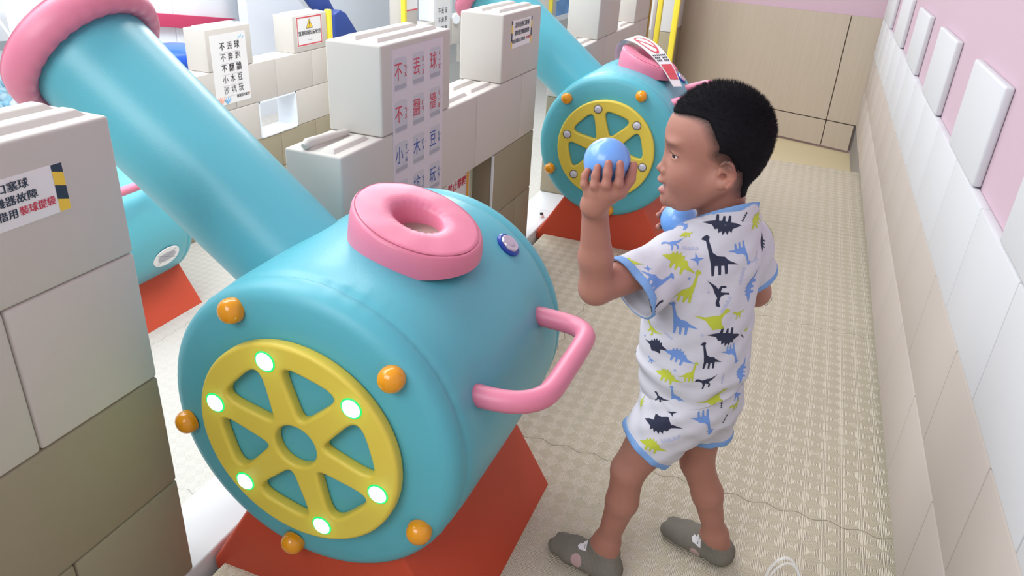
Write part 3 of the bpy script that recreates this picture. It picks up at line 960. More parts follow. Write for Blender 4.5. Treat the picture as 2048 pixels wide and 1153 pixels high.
obj('lettering', join([text_bm('!', 0.052, pm(4.752, 0.498, 0.0024), 'CENTER', 0.001), text_bm('溜滑梯限幼童使用', 0.0345, pm(4.752, 0.439), 'CENTER', 0.0008, 0.98), text_bm('KIDS ONLY'[:0] + '————', 0.013, pm(4.752, 0.392), 'CENTER', 0.0015)]), M['ink'], s5, smooth=False)

# (6) orange bordered notice on the green panel in the block gap
X = -1.068
s6 = sheet(X, 2.20, 2.415, 0.29, 0.500, 'orange bordered notice on the pale green panel low in the block wall')
obj('border', curve_mesh([[(-0.1, -0.1), (0.1, -0.1), (0.1, 0.1), (-0.1, 0.1)], [(-0.08, -0.08), (0.08, -0.08), (0.08, 0.078), (-0.08, 0.078)]], 0, 0, pm(2.308, 0.395)), M['signorange'], s6, smooth=False)
obj('lettering', text_bm('禁止攀爬', 0.038, pm(2.308, 0.42), 'CENTER', 0.0008), M['inkred'], s6, smooth=False)

# (7) rules sheet far away, (8) tiny notice in the hole, (9) blue/white poster, (10) red sign top
X = X3
s7 = sheet(X, 6.76, 7.08, 0.0, 0.62, 'distant rules sheet on a white block, beside the pink ring of the far cannon')
bms = [text_bm(ch, 0.062, pm(6.85 + 0.07 * j, 0.40 - 0.085 * i), 'CENTER', 0.0004, 0.95) for i, l in enumerate(L4[:4]) for j, ch in enumerate(l.split(' '))]
obj('lettering', join(bms), M['ink'], s7, smooth=False)
s8 = sheet(X3B - 0.3, 7.28, 7.75, -0.33, -0.14, 'small red and white notice seen through the distant wall hole')
X = X3B - 0.3
obj('lettering', join([text_bm('走路請小心', 0.055, pm(7.50, -0.205)), text_bm('請勿奔跑', 0.055, pm(7.50, -0.275))]), M['ink'], s8, smooth=False)
X = X3
s9 = sheet(X, 10.45, 11.25, -0.05, 0.9, 'white poster with a blue patterned band on the distant partition')
obj('blue_band', rect_bm(-0.4, 0.4, -0.105, 0.10, 0, pm(10.85, 0.13)), mat('ink_speckle_blue', (0.13, 0.33, 0.70, 1), 0.5, 0.3, 80, vary=0.5), s9, smooth=False)
s10 = sheet(X, 6.20, 6.40, 0.455, 0.8, 'red edged sign on the distant block wall, cut by the top of the photo')
obj('border', rect_bm(-0.1, 0.1, 0.0, 0.012, 0, pm(6.3, 0.457)), M['redframe'], s10, smooth=False)

# ------------------------------------------------------------------ hall background
# slide: white chute with navy pads
sl = thing('slide', 'large white play slide rising behind the low wall, with crimson trim and navy pads', 'slide', (-5.0, 5.0, -0.69))
bm = bmesh.new()
bbox(bm, -5.6, -5.3, 5.45, 6.3, -0.69, 2.2, bev=0.02)
bbox(bm, -5.6, -5.3, 4.1, 5.45, 0.0, 2.2, bev=0.02)
obj('side_panel', bm, M['white'], sl, smooth=False)
bm = bmesh.new()
v = [bm.verts.new(p) for p in ((-5.0, 6.05, -0.69), (-5.0, 9.5, -0.69), (-5.0, 9.5, 2.2), (-5.0, 6.05, 1.2), (-5.1, 6.05, -0.69), (-5.1, 9.5, -0.69), (-5.1, 9.5, 2.2), (-5.1, 6.05, 1.2))]
for f in ((0, 1, 2, 3), (7, 6, 5, 4), (0, 4, 5, 1), (1, 5, 6, 2), (2, 6, 7, 3), (3, 7, 4, 0)): bm.faces.new([v[i] for i in f])
bmesh.ops.recalc_face_normals(bm, faces=bm.faces)
obj('chute', bm, M['slide'], sl, smooth=False)


def pad(pts, th, name, m, par, bev=0.02):
    """pts (x,y,z) polygon, thickened along +x"""
    bm = bmesh.new(); n = len(pts)
    a = [bm.verts.new(p) for p in pts]; b = [bm.verts.new((p[0] + th, p[1], p[2])) for p in pts]
    for i in range(n): bm.faces.new((a[i], a[(i + 1) % n], b[(i + 1) % n], b[i]))
    bm.faces.new(a[::-1]); bm.faces.new(b); bmesh.ops.recalc_face_normals(bm, faces=bm.faces)
    bevel_all(bm, bev, 3)
    return obj(name, bm, m, par, angle=30)


def px_on_x(px, py, x):
    d = ray(px, py); t = x / d.x
    return (x, d.y * t, 1.3 + d.z * t)


pad([px_on_x(px, py, -5.28) for px, py in ((180, 16), (466, 37), (362, 56), (180, 43))], 0.05, 'crimson_trim', M['crimson'], sl, 0.004)
Xn = -4.5
pad([px_on_x(px, py, Xn) for px, py in ((652, 26), (664, 17), (676, 24), (702, 66), (712, 110), (655, 110))], 0.10, 'navy_pad', M['navy'], sl, 0.02)
pad([px_on_x(px, py, Xn - 0.1) for px, py in ((596, -10), (645, -10), (662, 22), (662, 40), (640, 30), (614, 15))], 0.06, 'navy_pad', M['navy'], sl, 0.015)
pad([px_on_x(px, py, Xn - 0.12) for px, py in ((560, -30), (597, -12), (615, 16), (608, 14), (590, -8))], 0.05, 'white_rail', M['white'], sl, 0.005)
# blue tub
mm = Matrix.Translation((-4.35, 4.42, -0.69))
bt = obj('play_tub', lathe([(0, 0.0), (0.17, 0.0), (0.19, 0.03), (0.195, 0.85), (0.21, 0.87), (0.21, 0.93), (0.195, 0.955), (0.15, 0.975), (0, 0.985)], 40, mm), M['bluebin'])
recenter(tag(bt, 'royal blue padded tub behind the near cannon barrel', 'tub'))

# ball pool far left
bp = thing('ball_pool', 'low white padded pool wall at the far top left, holding pale blue balls', 'ball pool', (-5.6, 3.9, -0.69))
obj('pool_wall', join([box(-7.6, -4.75, 2.1, 2.25, -0.69, -0.2, bev=0.03), box(-4.9, -4.75, 2.1, 5.2, -0.69, -0.2, bev=0.03), box(-7.6, -4.75, 5.2, 5.35, -0.69, -0.2, bev=0.03)]), M['white'], bp)
obj('pool_floor', box(-7.6, -4.9, 2.25, 5.2, -0.69, -0.5), M['white'], bp, smooth=False)
recenter(tag(obj('padded_bar', box(-7.95, -7.65, 3.8, 5.3, -0.3, 0.25, bev=0.05), M['slide']), 'pale grey padded beam above the ball pool', 'beam'))
recenter(tag(obj('padded_bar', box(-7.9, -7.75, 3.4, 5.6, 0.3, 0.75, bev=0.04), M['crimson']), 'crimson padded beam at the left edge above the grey one', 'beam'))
mats_b = [mat('ball_pale_%d' % i, c, 0.3) for i, c in enumerate([(0.35, 0.68, 0.85, 1), (0.55, 0.80, 0.90, 1), (0.80, 0.88, 0.92, 1), (0.40, 0.75, 0.80, 1)])]
protos = []
names = ['sky blue', 'pale blue', 'white', 'aqua']
for i, m_ in enumerate(mats_b):
    me_o = obj('pool_ball', ball_bm((0, 0, 0), 0.04, 14, 10), m_)
    protos.append(me_o)
random.seed(8)
n = 0
seen = []
for px in range(-8, 70, 11):
    for py in range(120, 226, 8):
        d = ray(px + random.uniform(-3, 3), py + random.uniform(-2, 2)); t = (-0.42 - 1.3) / d.z
        p = CAM + d * t
        if p.x < -7.4 or p.x > -4.98 or p.y > 5.1 or p.y < 2.35: continue
        q = (round(p.x / 0.085), round(p.y / 0.085))
        if q in seen: continue
        seen.append(q)
        k = random.randrange(4)
        o = protos[k] if not protos[k].get('used') else protos[k].copy()
        if protos[k].get('used'):
            COL.objects.link(o)
        protos[k]['used'] = 1
        o.location = (q[0] * 0.085, q[1] * 0.085, -0.45 + random.uniform(-0.01, 0.03))
        tag(o, '%s plastic ball lying in the ball pool at the far top left' % names[k], 'ball', 'balls in the ball pool')
        n += 1
for p_ in protos:
    pass
# clear umbrella-like bag top left
cb = obj('clear_canopy', lathe([(0.0, 0.0), (0.2, -0.03), (0.45, -0.14), (0.62, -0.32), (0.66, -0.46)], 24, Matrix.Translation((-4.4, 2.75, 1.05)), mod=lambda i, t, r, z: (r * (1 + 0.05 * math.cos(8 * t)), z)), M['clear'])
tag(cb, 'clear plastic canopy hanging at the top left corner', 'canopy')
obj('rib', join([tube([(-4.4 + 0.66 * math.cos(a) * q / 4, 2.75 + 0.66 * math.sin(a) * q / 4, 1.05 - [0, 0.02, 0.10, 0.25, 0.46][q]) for q in range(5)], 0.006, 6) for a in [k * PI / 4 for k in range(8)]]), M['slide'], cb)

# ------------------------------------------------------------------ small things
lp = []
pc_ = onf = None


def on_floor(px, py, z=0.0):
    d = ray(px, py); t = (z - 1.3) / d.z; return CAM + d * t


a = on_floor(1530, 1175); b = on_floor(1592, 1175); c_ = on_floor(1560, 1150)
base = on_floor(1562, 1172)
pts = [base + Vector((-0.034, 0, 0.004)), base + Vector((-0.030, 0.012, 0.028)), base + Vector((-0.014, 0.022, 0.052)), base + Vector((0.004, 0.026, 0.058)), base + Vector((0.020, 0.020, 0.048)), base + Vector((0.034, 0.010, 0.024)), base + Vector((0.038, 0.0, 0.004))]
tb = thing('ball_bag', 'clear plastic bag with a looped handle lying at the bottom edge of the photo', 'bag', base)
obj('handle', tube(catmull(pts, 8), 0.0032, 8), M['clear'], tb)
pts2 = [p + Vector((0.006, -0.010, -0.004)) for p in pts]
obj('handle', tube(catmull(pts2, 8), 0.0026, 8), M['clear'], tb)
obj('bag_body', ball_bm(base + Vector((0.002, -0.05, 0.022)), 0.05, 24, 12, (1.1, 0.8, 0.44)), M['clear'], tb)
cp = thing('sill_cap', 'small black and white cap on the sill left of the far cannon base', 'cap', (-1.02, 3.16, R0))
obj('cap_base', lathe([(0, 0), (0.012, 0), (0.012, 0.012), (0, 0.013)], 16, Matrix.Translation((-1.02, 3.16, R0))), M['paper'], cp)
obj('cap_top', lathe([(0, 0.013), (0.008, 0.013), (0.008, 0.022), (0, 0.024)], 16, Matrix.Translation((-1.02, 3.16, R0))), M['ink'], cp)
# thin edge of neighbouring mat by the near base

# ------------------------------------------------------------------ the boy (signed-distance modelling, meshed with surface nets)
V = lambda *a: np.array(a, dtype=np.float64)


class Field:
    def __init__(s, xs, ys, zs):
        s.x, s.y, s.z = [np.asarray(q, dtype=np.float32) for q in (xs, ys, zs)]
        s.D = np.full((len(xs), len(ys), len(zs)), 0.06, dtype=np.float32)

    def win(s, lo, hi):
        sl = []
        for q, a, b in zip((s.x, s.y, s.z), lo, hi):
            i0 = max(int(np.searchsorted(q, a)) - 1, 0); i1 = min(int(np.searchsorted(q, b)) + 1, len(q))
            if i1 <= i0: return None
            sl.append(slice(i0, i1))
        return tuple(sl)

    def op(s, fn, lo, hi, mode='u', k=0.01):
        pad = k * 1.5 + 0.012
        w = s.win(np.array(lo) - pad, np.array(hi) + pad)
        if w is None: return
        X = s.x[w[0]][:, None, None]; Y = s.y[w[1]][None, :, None]; Z = s.z[w[2]][None, None, :]
        d = fn(X, Y, Z).astype(np.float32); a = s.D[w]
        if mode == 's': d = -d
        if k > 0:
            if mode == 'u':
                h = np.clip(0.5 + 0.5 * (a - d) / k, 0, 1); s.D[w] = a + (d - a) * h - k * h * (1 - h)
            else:
                h = np.clip(0.5 - 0.5 * (a - d) / k, 0, 1); s.D[w] = a + (d - a) * h + k * h * (1 - h)
        else:
            s.D[w] = np.minimum(a, d) if mode == 'u' else np.maximum(a, d)


def cone(a, b, r1, r2):
    a = np.asarray(a, float); b = np.asarray(b, float); ab = b - a; L2 = float(ab @ ab) or 1e-9

    def fn(X, Y, Z):
        px, py, pz = X - a[0], Y - a[1], Z - a[2]
        t = np.clip((px * ab[0] + py * ab[1] + pz * ab[2]) / L2, 0, 1)
        return np.sqrt((px - ab[0] * t) ** 2 + (py - ab[1] * t) ** 2 + (pz - ab[2] * t) ** 2) - (r1 + (r2 - r1) * t)
    lo = np.minimum(a - r1, b - r2); hi = np.maximum(a + r1, b + r2)
    return fn, lo, hi


def ellip(c, R, rad):
    """R rows: local axes in world"""
    c = np.asarray(c, float); R = np.asarray(R, float)

    def fn(X, Y, Z):
        px, py, pz = X - c[0], Y - c[1], Z - c[2]
        q = [(px * R[i][0] + py * R[i][1] + pz * R[i][2]) for i in range(3)]
        k0 = np.sqrt((q[0] / rad[0]) ** 2 + (q[1] / rad[1]) ** 2 + (q[2] / rad[2]) ** 2)
        k1 = np.sqrt((q[0] / rad[0] ** 2) ** 2 + (q[1] / rad[1] ** 2) ** 2 + (q[2] / rad[2] ** 2) ** 2) + 1e-9
        return k0 * (k0 - 1) / k1
    m = np.abs(R).T @ np.asarray(rad, float)
    return fn, c - m, c + m


def loft(rings, sdir, gdir):
    """rings: (z, cx, cy, a, b) ; a along sdir, b along gdir"""
    A = np.array(rings, float)

    def fn(X, Y, Z):
        z = Z.ravel()
        cx, cy, a, b = [np.interp(z, A[:, 0], A[:, i])[None, None, :] for i in (1, 2, 3, 4)]
        px, py = X - cx, Y - cy
        s_ = px * sdir[0] + py * sdir[1]; g_ = px * gdir[0] + py * gdir[1]
        k0 = np.sqrt((s_ / a) ** 2 + (g_ / b) ** 2); k1 = np.sqrt((s_ / a ** 2) ** 2 + (g_ / b ** 2) ** 2) + 1e-6
        d = k0 * (k0 - 1) / k1
        cap = np.maximum(A[0, 0] - Z, Z - A[-1, 0])
        return np.maximum(d, cap)
    m = A[:, 3:].max()
    return fn, V(A[:, 1].min() - m, A[:, 2].min() - m, A[0, 0]), V(A[:, 1].max() + m, A[:, 2].max() + m, A[-1, 0])


def surface_nets(xs, ys, zs, D, smooth=2, lam=0.45):
    ins = D < 0
    nx, ny, nz = D.shape
    c = [ins[i:nx - 1 + i, j:ny - 1 + j, k:nz - 1 + k] for i in (0, 1) for j in (0, 1) for k in (0, 1)]
    any_ = np.zeros(c[0].shape, bool); all_ = np.ones(c[0].shape, bool)
    for q in c: any_ |= q; all_ &= q
    act = any_ & ~all_
    I, J, K = np.nonzero(act); n = len(I)
    idx = np.full(act.shape, -1, np.int32); idx[I, J, K] = np.arange(n)
    off = [(i, j, k) for i in (0, 1) for j in (0, 1) for k in (0, 1)]
    val = np.stack([D[I + o[0], J + o[1], K + o[2]] for o in off], 1).astype(np.float64)
    pos = np.stack([np.stack([xs[I + o[0]], ys[J + o[1]], zs[K + o[2]]], 1) for o in off], 1).astype(np.float64)
    acc = np.zeros((n, 3)); cnt = np.zeros(n)
    for a in range(8):
        for b in range(a + 1, 8):
            if sum(abs(off[a][q] - off[b][q]) for q in range(3)) != 1: continue
            m = (val[:, a] < 0) != (val[:, b] < 0)
            t = val[m, a] / (val[m, a] - val[m, b])
            acc[m] += pos[m, a] + (pos[m, b] - pos[m, a]) * t[:, None]; cnt[m] += 1
    P = acc / cnt[:, None]
    faces = []
    for ax in range(3):
        sh = [slice(None)] * 3; sh2 = [slice(None)] * 3
        sh[ax] = slice(0, -1); sh2[ax] = slice(1, None)
        cr = ins[tuple(sh)] != ins[tuple(sh2)]
        e = np.stack(np.nonzero(cr), 1)
        o1, o2 = [q for q in range(3) if q != ax]
        lim = np.array(act.shape)
        ok = (e[:, o1] > 0) & (e[:, o2] > 0) & (e[:, o1] < lim[o1]) & (e[:, o2] < lim[o2])
        e = e[ok]
        def cell(d1, d2):
            q = e.copy(); q[:, o1] += d1; q[:, o2] += d2
            return idx[q[:, 0], q[:, 1], q[:, 2]]
        f = np.stack([cell(-1, -1), cell(0, -1), cell(0, 0), cell(-1, 0)], 1)
        flip = ins[e[:, 0], e[:, 1], e[:, 2]]
        if ax == 1: flip = ~flip
        f[~flip] = f[~flip][:, ::-1]
        faces.append(f)
    F = np.concatenate(faces); F = F[(F >= 0).all(1)]
    E = np.concatenate([F[:, [0, 1]], F[:, [1, 2]], F[:, [2, 3]], F[:, [3, 0]]])
    deg = np.bincount(E[:, 0], minlength=n) + np.bincount(E[:, 1], minlength=n)
    for it in range(smooth):
        S = np.stack([np.bincount(E[:, 0], P[E[:, 1], q], n) + np.bincount(E[:, 1], P[E[:, 0], q], n) for q in range(3)], 1)
        P = P + (S / np.maximum(deg, 1)[:, None] - P) * lam
    return P, F


def mesh_obj(name, P, F, m, parent, color=None, mats=None):
    me = bpy.data.meshes.new(name)
    org = np.array(ORG.get(parent.name, Vector((0, 0, 0)))) if parent else np.zeros(3)
    me.vertices.add(len(P)); me.vertices.foreach_set('co', (P - org).astype(np.float32).ravel())
    nf = len(F); k = F.shape[1]
    me.loops.add(nf * k); me.loops.foreach_set('vertex_index', F.astype(np.int32).ravel())
    me.polygons.add(nf); me.polygons.foreach_set('loop_start', np.arange(0, nf * k, k, dtype=np.int32))
    me.polygons.foreach_set('use_smooth', np.ones(nf, bool))
    me.update(calc_edges=True); me.validate()
    for q in (mats or [m]): me.materials.append(q)
    if color is not None:
        at = me.color_attributes.new('skin_tone', 'FLOAT_COLOR', 'POINT')
        at.data.foreach_set('color', np.concatenate([color, np.ones((len(P), 1))], 1).astype(np.float32).ravel())
    o = bpy.data.objects.new(name, me); COL.objects.link(o)
    if parent: o.parent = parent; ORG[o.name] = Vector(org)
    return o


def at_y(px, py, y):
    d = ray(px, py); t = y / d.y; return V(d.x * t, y, 1.3 + d.z * t)


# ---- frames
SH = V(0.66, 0.751, 0); GD = V(-0.751, 0.66, 0)      # shoulder line (left to right), chest direction
HC = V(-.111, 1.30, .963)
Fv = V(-.974, -.205, -.0895); Fv /= np.linalg.norm(Fv); Lv = np.cross(V(0, 0, 1), Fv); Lv /= np.linalg.norm(Lv); Uv = np.cross(Fv, Lv)
HR = np.stack([Fv, Lv, Uv])
H = lambda f, l, u: HC + Fv * f + Lv * l + Uv * u


def HE(c, rad, tilt=0.0, yaw=0.0):
    R = HR
    if tilt:
        ct, st = math.cos(tilt), math.sin(tilt); R = np.stack([R[0] * ct + R[2] * st, R[1], -R[0] * st + R[2] * ct])
    if yaw:
        ct, st = math.cos(yaw), math.sin(yaw); R = np.stack([R[0] * ct + R[1] * st, -R[0] * st + R[1] * ct, R[2]])
    return ellip(H(*c), R, rad)


# ---- joints
Lsh = V(-.150, 1.243, .765); Rsh = V(-.035, 1.372, .772)
Lel = at_y(1192, 576, 1.10); Lwr = at_y(1190, 412, 1.068)
Rel = V(-0.002, 1.435, .645)
B1 = at_y(1214, 323, 1.05); B2 = at_y(1358, 441, 1.38)
R1b, R2b = 0.0345, 0.0355


def bframe(B):
    c = (np.array(CAM) - B); c /= np.linalg.norm(c); r = np.array(RIGHT) - c * (np.array(RIGHT) @ c); r /= np.linalg.norm(r)
    t = np.cross(c, r); return lambda a, b, d: B + r * a + t * b + c * d


K1, K2 = bframe(B1), bframe(B2)
Lhip, Lkn, Lan = V(-.100, 1.250, .455), at_y(1257, 940, 1.215), at_y(1213, 1085, 1.222)
Rhip, Rkn, Ran = V(-.062, 1.335, .455), at_y(1394, 925, 1.335), at_y(1430, 1072, 1.358)
neckb = V(-.086, 1.312, .815)

xs = np.arange(-.36, .085, .0021); ys = np.arange(.985, 1.50, .0021)
zs = np.concatenate([np.arange(-.004, .83, .0036), np.arange(.83, 1.085, .0017)])
S = Field(xs, ys, zs)


def U(p, k=0.01): S.op(*p, 'u', k)
def SUB(p, k=0.004): S.op(*p, 's', k)


# torso
U(ellip(V(-.095, 1.302, .700), [SH, GD, V(0, 0, 1)], (.088, .066, .115)), 0)
U(ellip(V(-.088, 1.300, .560), [SH, GD, V(0, 0, 1)], (.078, .068, .09)), .04)
U(ellip(V(-.078, 1.297, .475), [SH, GD, V(0, 0, 1)], (.082, .070, .06)), .04)
U(cone(Lsh, Rsh, .036, .036), .04)
U(cone(neckb, H(-.010, 0, -.06), .041, .040), .03)
# legs
for hp, kn, an, sd in ((Lhip, Lkn, Lan, 0), (Rhip, Rkn, Ran, 1)):
    U(cone(hp, kn, .060, .0345), .02)
    mid = kn * .60 + an * .40; back = V(.006, 0.0, 0)
    U(cone(kn, mid + back, .0338, .0322), .012)
    U(cone(mid + back, an, .0318, .0222), .014)
# feet
Lheel, Lball, Ltoe = V(-.176, 1.207, .027), V(-.262, 1.233, .024), V(-.300, 1.244, .019)
Rheel, Rball, Rtoe = V(.046, 1.362, .027), V(-.036, 1.390, .024), V(-.074, 1.402, .019)


def foot(fn, hl, bl, to, an, g=0.0):
    d = (to - hl); d[2] = 0; d /= np.linalg.norm(d); sdv = V(-d[1], d[0], 0)
    fn(cone(hl, bl, .0255 + g, .019 + g), .012)
    for q, rr, tr in ((-1, .019, .0145), (1, .020, .016)):
        fn(cone(hl + sdv * .006 * q, bl + sdv * .014 * q, .022 + g, rr + g), .012)
        fn(cone(bl + sdv * .014 * q, to + sdv * .012 * q, rr + g, tr + g), .008)
    fn(cone(an, hl + V(0, 0, .002), .0235 + g, .025 + g), .015)
    fn(cone(an, hl * .45 + bl * .55 + V(0, 0, .014), .021 + g, .018 + g), .03)


foot(U, Lheel, Lball, Ltoe, Lan); foot(U, Rheel, Rball, Rtoe, Ran)
# arms
U(cone(Lsh, Lel, .034, .0285), .02); U(cone(Lel, Lel * .6 + Lwr * .4, .0275, .0265), .01); U(cone(Lel * .6 + Lwr * .4, Lwr, .0265, .0195), .012)
Rwr = K2(.050, -.030, -.040)
U(cone(Rsh, Rel, .034, .028), .02); U(cone(Rel, Rwr, .027, .0185), .012)


def digit(K, pts, r0, r1, k=.004):
    n = len(pts) - 1
    for i in range(n):
        ra = r0 + (r1 - r0) * i / n; rb = r0 + (r1 - r0) * (i + 1) / n
        S.op(*cone(K(*pts[i]), K(*pts[i + 1]), ra, rb), 'u', k if i else .006)


# left hand: back of the hand to the camera, gripping the ball
wr = (-.018, -.064, .004)
mcp = [(-.0235, -.046, .014), (-.0125, -.0475, .021), (.0005, -.047, .024), (.0130, -.045, .021)]
S.op(*cone(Lwr, K1(*wr), .0195, .0175), 'u', .01)
for m_ in mcp: S.op(*cone(K1(*wr), K1(*m_), .0165, .0105), 'u', .008)
digit(K1, [mcp[0], (-.0315, -.033, .0215), (-.0315, -.0215, .0215), (-.0275, -.0135, .0240)], .0066, .0050)
digit(K1, [mcp[1], (-.0170, -.034, .0325), (-.0155, -.0195, .0345), (-.0130, -.0085, .0355)], .0070, .0054)
digit(K1, [mcp[2], (-.0005, -.033, .0375), (.0012, -.0165, .0395), (.0022, -.0030, .0395)], .0072, .0056)
digit(K1, [mcp[3], (.0170, -.031, .0335), (.0185, -.0160, .0345), (.0185, -.0035, .0355)], .0070, .0056)
digit(K1, [(-.004, -.056, .008), (.020, -.044, .016), (.0335, -.026, .0135), (.0385, -.006, .0075)], .0110, .0066)
# right hand behind the other ball, fingertips round its left side
mc2 = [(.004, .016, -.0445), (.000, .004, -.0465), (.000, -.009, -.0455), (.004, -.020, -.0415)]
for m_ in mc2: S.op(*cone(Rwr, K2(*m_), .0165, .0100), 'u', .008)
digit(K2, [mc2[0], (-.018, .021, -.0335), (-.0285, .021, -.021), (-.031, .0185, -.012)], .0068, .0054)
digit(K2, [mc2[1], (-.022, .007, -.0365), (-.0365, .009, -.020), (-.0395, .0105, -.004)], .0070, .0056)
digit(K2, [mc2[2], (-.022, -.010, -.0355), (-.0365, -.012, -.019), (-.0395, -.0125, -.003)], .0070, .0056)
digit(K2, [mc2[3], (-.014, -.027, -.0320), (-.0265, -.030, -.019), (-.0290, -.0295, -.008)], .0066, .0052)
digit(K2, [(.026, -.024, -.042), (.018, -.0405, -.022), (.008, -.0425, -.006)], .0095, .0066)

# head
U(HE((.002, 0, .022), (.081, .066, .077)), .012)
U(HE((.040, 0, .016), (.0505, .056, .050)), .02)
U(HE((.040, 0, -.034), (.0510, .0535, .055)), .02)
U(HE((.046, 0, -.080), (.0445, .041, .0315)), .02)
U(HE((-.033, 0, -.010), (.044, .050, .056)), .02)
for q in (-1, 1):
    U(cone(H(.002, q * .045, -.052), H(.060, q * .024, -.090), .021, .019), .02)
    U(ellip(H(.054, q * .0345, -.050), HR, (.029, .023, .029)), .018)
    U(ellip(H(.070, q * .028, .013), HR, (.018, .020, .007)), .012)
U(cone(H(.080, 0, -.014), H(.0885, 0, -.036), .0065, .0090), .010)
U(ellip(H(.0940, 0, -.0415), HR, (.0100, .0095, .0080)), .005)
for q in (-1, 1): U(ellip(H(.0880, q * .0110, -.0445), HR, (.0092, .0068, .0070)), .004)
U(ellip(H(.085, 0, -.058), HR, (.0125, .020, .010)), .008)
U(ellip(H(.0905, 0, -.0618), HR, (.0115, .0175, .0055)), .004)
U(ellip(H(.0880, 0, -.0805), HR, (.0115, .0155, .0058)), .004)
U(ellip(H(.0800, 0, -.0985), HR, (.0160, .0170, .0125)), .012)
SUB(ellip(H(.098, 0, -.0712), HR, (.0190, .0165, .0040)), .002)
for q in (-1, 1): SUB(ellip(H(.0980, q * .0062, -.0495), HR, (.0050, .0022, .0020)), .001)
# eyes: lids over the ball, almond slit
for q in (-1, 1):
    SUB(ellip(H(.0930, q * .030, -.010), HR, (.0125, .0165, .0100)), .012)
    U(ellip(H(.0660, q * .0300, -.0100), HR, (.0148, .0155, .0125)), .005)
    SUB(ellip(H(.0780, q * .0325, -.0104), HR, (.0150, .0134, .0028)), .0008)
# ears
for q in (-1, 1):
    ec_ = H(-.008, q * .0685, -.0315)
    eR = HE((0, 0, 0), (1, 1, 1))
    ct, st = math.cos(.42), math.sin(.42)
    fx = Fv * ct - Lv * q * st * 1.0; lx = Lv * q * ct + Fv * st
    ct2, st2 = math.cos(-.16), math.sin(-.16)
    fx2 = fx * ct2 - Uv * st2; ux2 = fx * st2 + Uv * ct2
    RR = np.stack([fx2, lx, ux2])
    U(ellip(ec_, RR, (.0165, .0045, .0235)), .005)
    SUB(ellip(ec_ + lx * .0070 - fx2 * -.002, RR, (.0115, .0062, .0175)), .003)
    pts = [ec_ + fx2 * (.0150 * math.cos(a)) + ux2 * (.0225 * math.sin(a)) + lx * .0035 for a in np.radians([40, 65, 95, 125, 155, 185, 215, 240])]
    for a, b in zip(pts[:-1], pts[1:]): U(cone(a, b, .0031, .0031), .002)
    pts = [ec_ + fx2 * (.0085 * math.cos(a)) + ux2 * (.0145 * math.sin(a)) + lx * .0028 for a in np.radians([100, 135, 170, 205, 240])]
    for a, b in zip(pts[:-1], pts[1:]): U(cone(a, b, .0024, .0024), .003)
    U(ellip(ec_ + fx2 * .0045 - ux2 * .0200 + lx * .002, RR, (.0075, .0045, .0070)), .003)
    U(ellip(ec_ + fx2 * .0115 - ux2 * .002 + lx * .001, RR, (.0035, .0040, .0055)), .002)
    SUB(ellip(ec_ + fx2 * .0035 - ux2 * .004 + lx * .004, RR, (.0060, .0080, .0065)), .002)

Pb, Fb = surface_nets(S.x, S.y, S.z, S.D, 2, .4)
# keep the balls clear of the grip
for Bc, rr in ((B1, R1b), (B2, R2b)):
    v = Pb - Bc; L = np.linalg.norm(v, axis=1); m_ = L < rr + .0003
    Pb[m_] = Bc + v[m_] / L[m_][:, None] * (rr + .0003)


def rnd(P, s, seed=0):
    q = P * s + seed
    return (np.sin(q[:, 0] * 1.7 + np.sin(q[:, 1] * 2.3)) + np.sin(q[:, 1] * 1.9 + np.sin(q[:, 2] * 2.1)) + np.sin(q[:, 2] * 2.2 + np.sin(q[:, 0] * 1.3))) / 3


loc = (Pb - HC) @ HR.T
f_, l_, u_ = loc.T
al = np.abs(l_)
HU = np.array([-.085, -.05, -.034, -.022, -.012, -.002, .0136, .036, .062, .081, .10]); HF = np.array([-.036, -.037, -.034, -.018, .002, .009, .0075, .0175, .031, .052, .078])


def hair_mask(f_, al, u_):
    cen = np.clip(1 - (al / .058) ** 2, 0, 1)
    Fh = np.interp(u_, HU, HF) + .052 * cen * np.clip((u_ - .042) / .016, 0, 1)
    m = Fh + .010 - f_
    de = np.sqrt((f_ - .002) ** 2 + ((u_ + .037) * .62) ** 2) - .0135
    m = np.where(al > .052, np.minimum(m, de), m)
    return np.where(u_ < -.086, -1, m)


hm = hair_mask(f_, al, u_)
head = (u_ > -.095)
skin = np.array([.375, .170, .123]); col = np.repeat(skin[None], len(Pb), 0)


def mix(m, c):
    global col
    m = np.clip(m, 0, 1)[:, None]; col = col * (1 - m) + np.array(c)[None] * m


mix(head * np.exp(-((f_ - .06) ** 2 + (al - .046) ** 2 + (u_ + .045) ** 2) / .018 ** 2) * .25, (.42, .16, .12))
st_ = np.clip((hm + .009) / .022, 0, 1) ** .8 * np.clip((u_ + .088) / .016, 0, 1) * (.9 + .1 * rnd(loc, 900)) * head
mix(st_ * .93, (.022, .018, .018))
lip = head * (f_ > .07) * (al < .0185) * (np.clip(1 - np.abs(u_ + .0640) / .0045, 0, 1) + np.clip(1 - np.abs(u_ + .0790) / .0052, 0, 1)) * (f_ > .088)
mix(lip * .85, (.40, .13, .13))
mix(head * (f_ > .066) * (al < .016) * (np.abs(u_ + .0712) < .0036) * (f_ < .0945), (.16, .035, .03))
br = np.clip(1.15 - np.abs(u_ - (.0125 - .14 * np.clip(al - .034, 0, 1) - .05 * np.clip(.022 - al, 0, 1))) / .0048, 0, 1) * np.clip((al - .009) / .004, 0, 1) * np.clip((.053 - al) / .010, 0, 1) * (f_ > .03) * head
mix(br * .62 * (.85 + .25 * rnd(loc, 1400)), (.045, .030, .025))
lash = np.clip(1 - np.abs(u_ + .0066 + 9 * (al - .031) ** 2) / .0016, 0, 1) * (al > .0175) * (al < .0475) * (f_ > .055) * head
mix(lash * .95, (.03, .018, .015))
earc = H(-.012, 0, -.036)
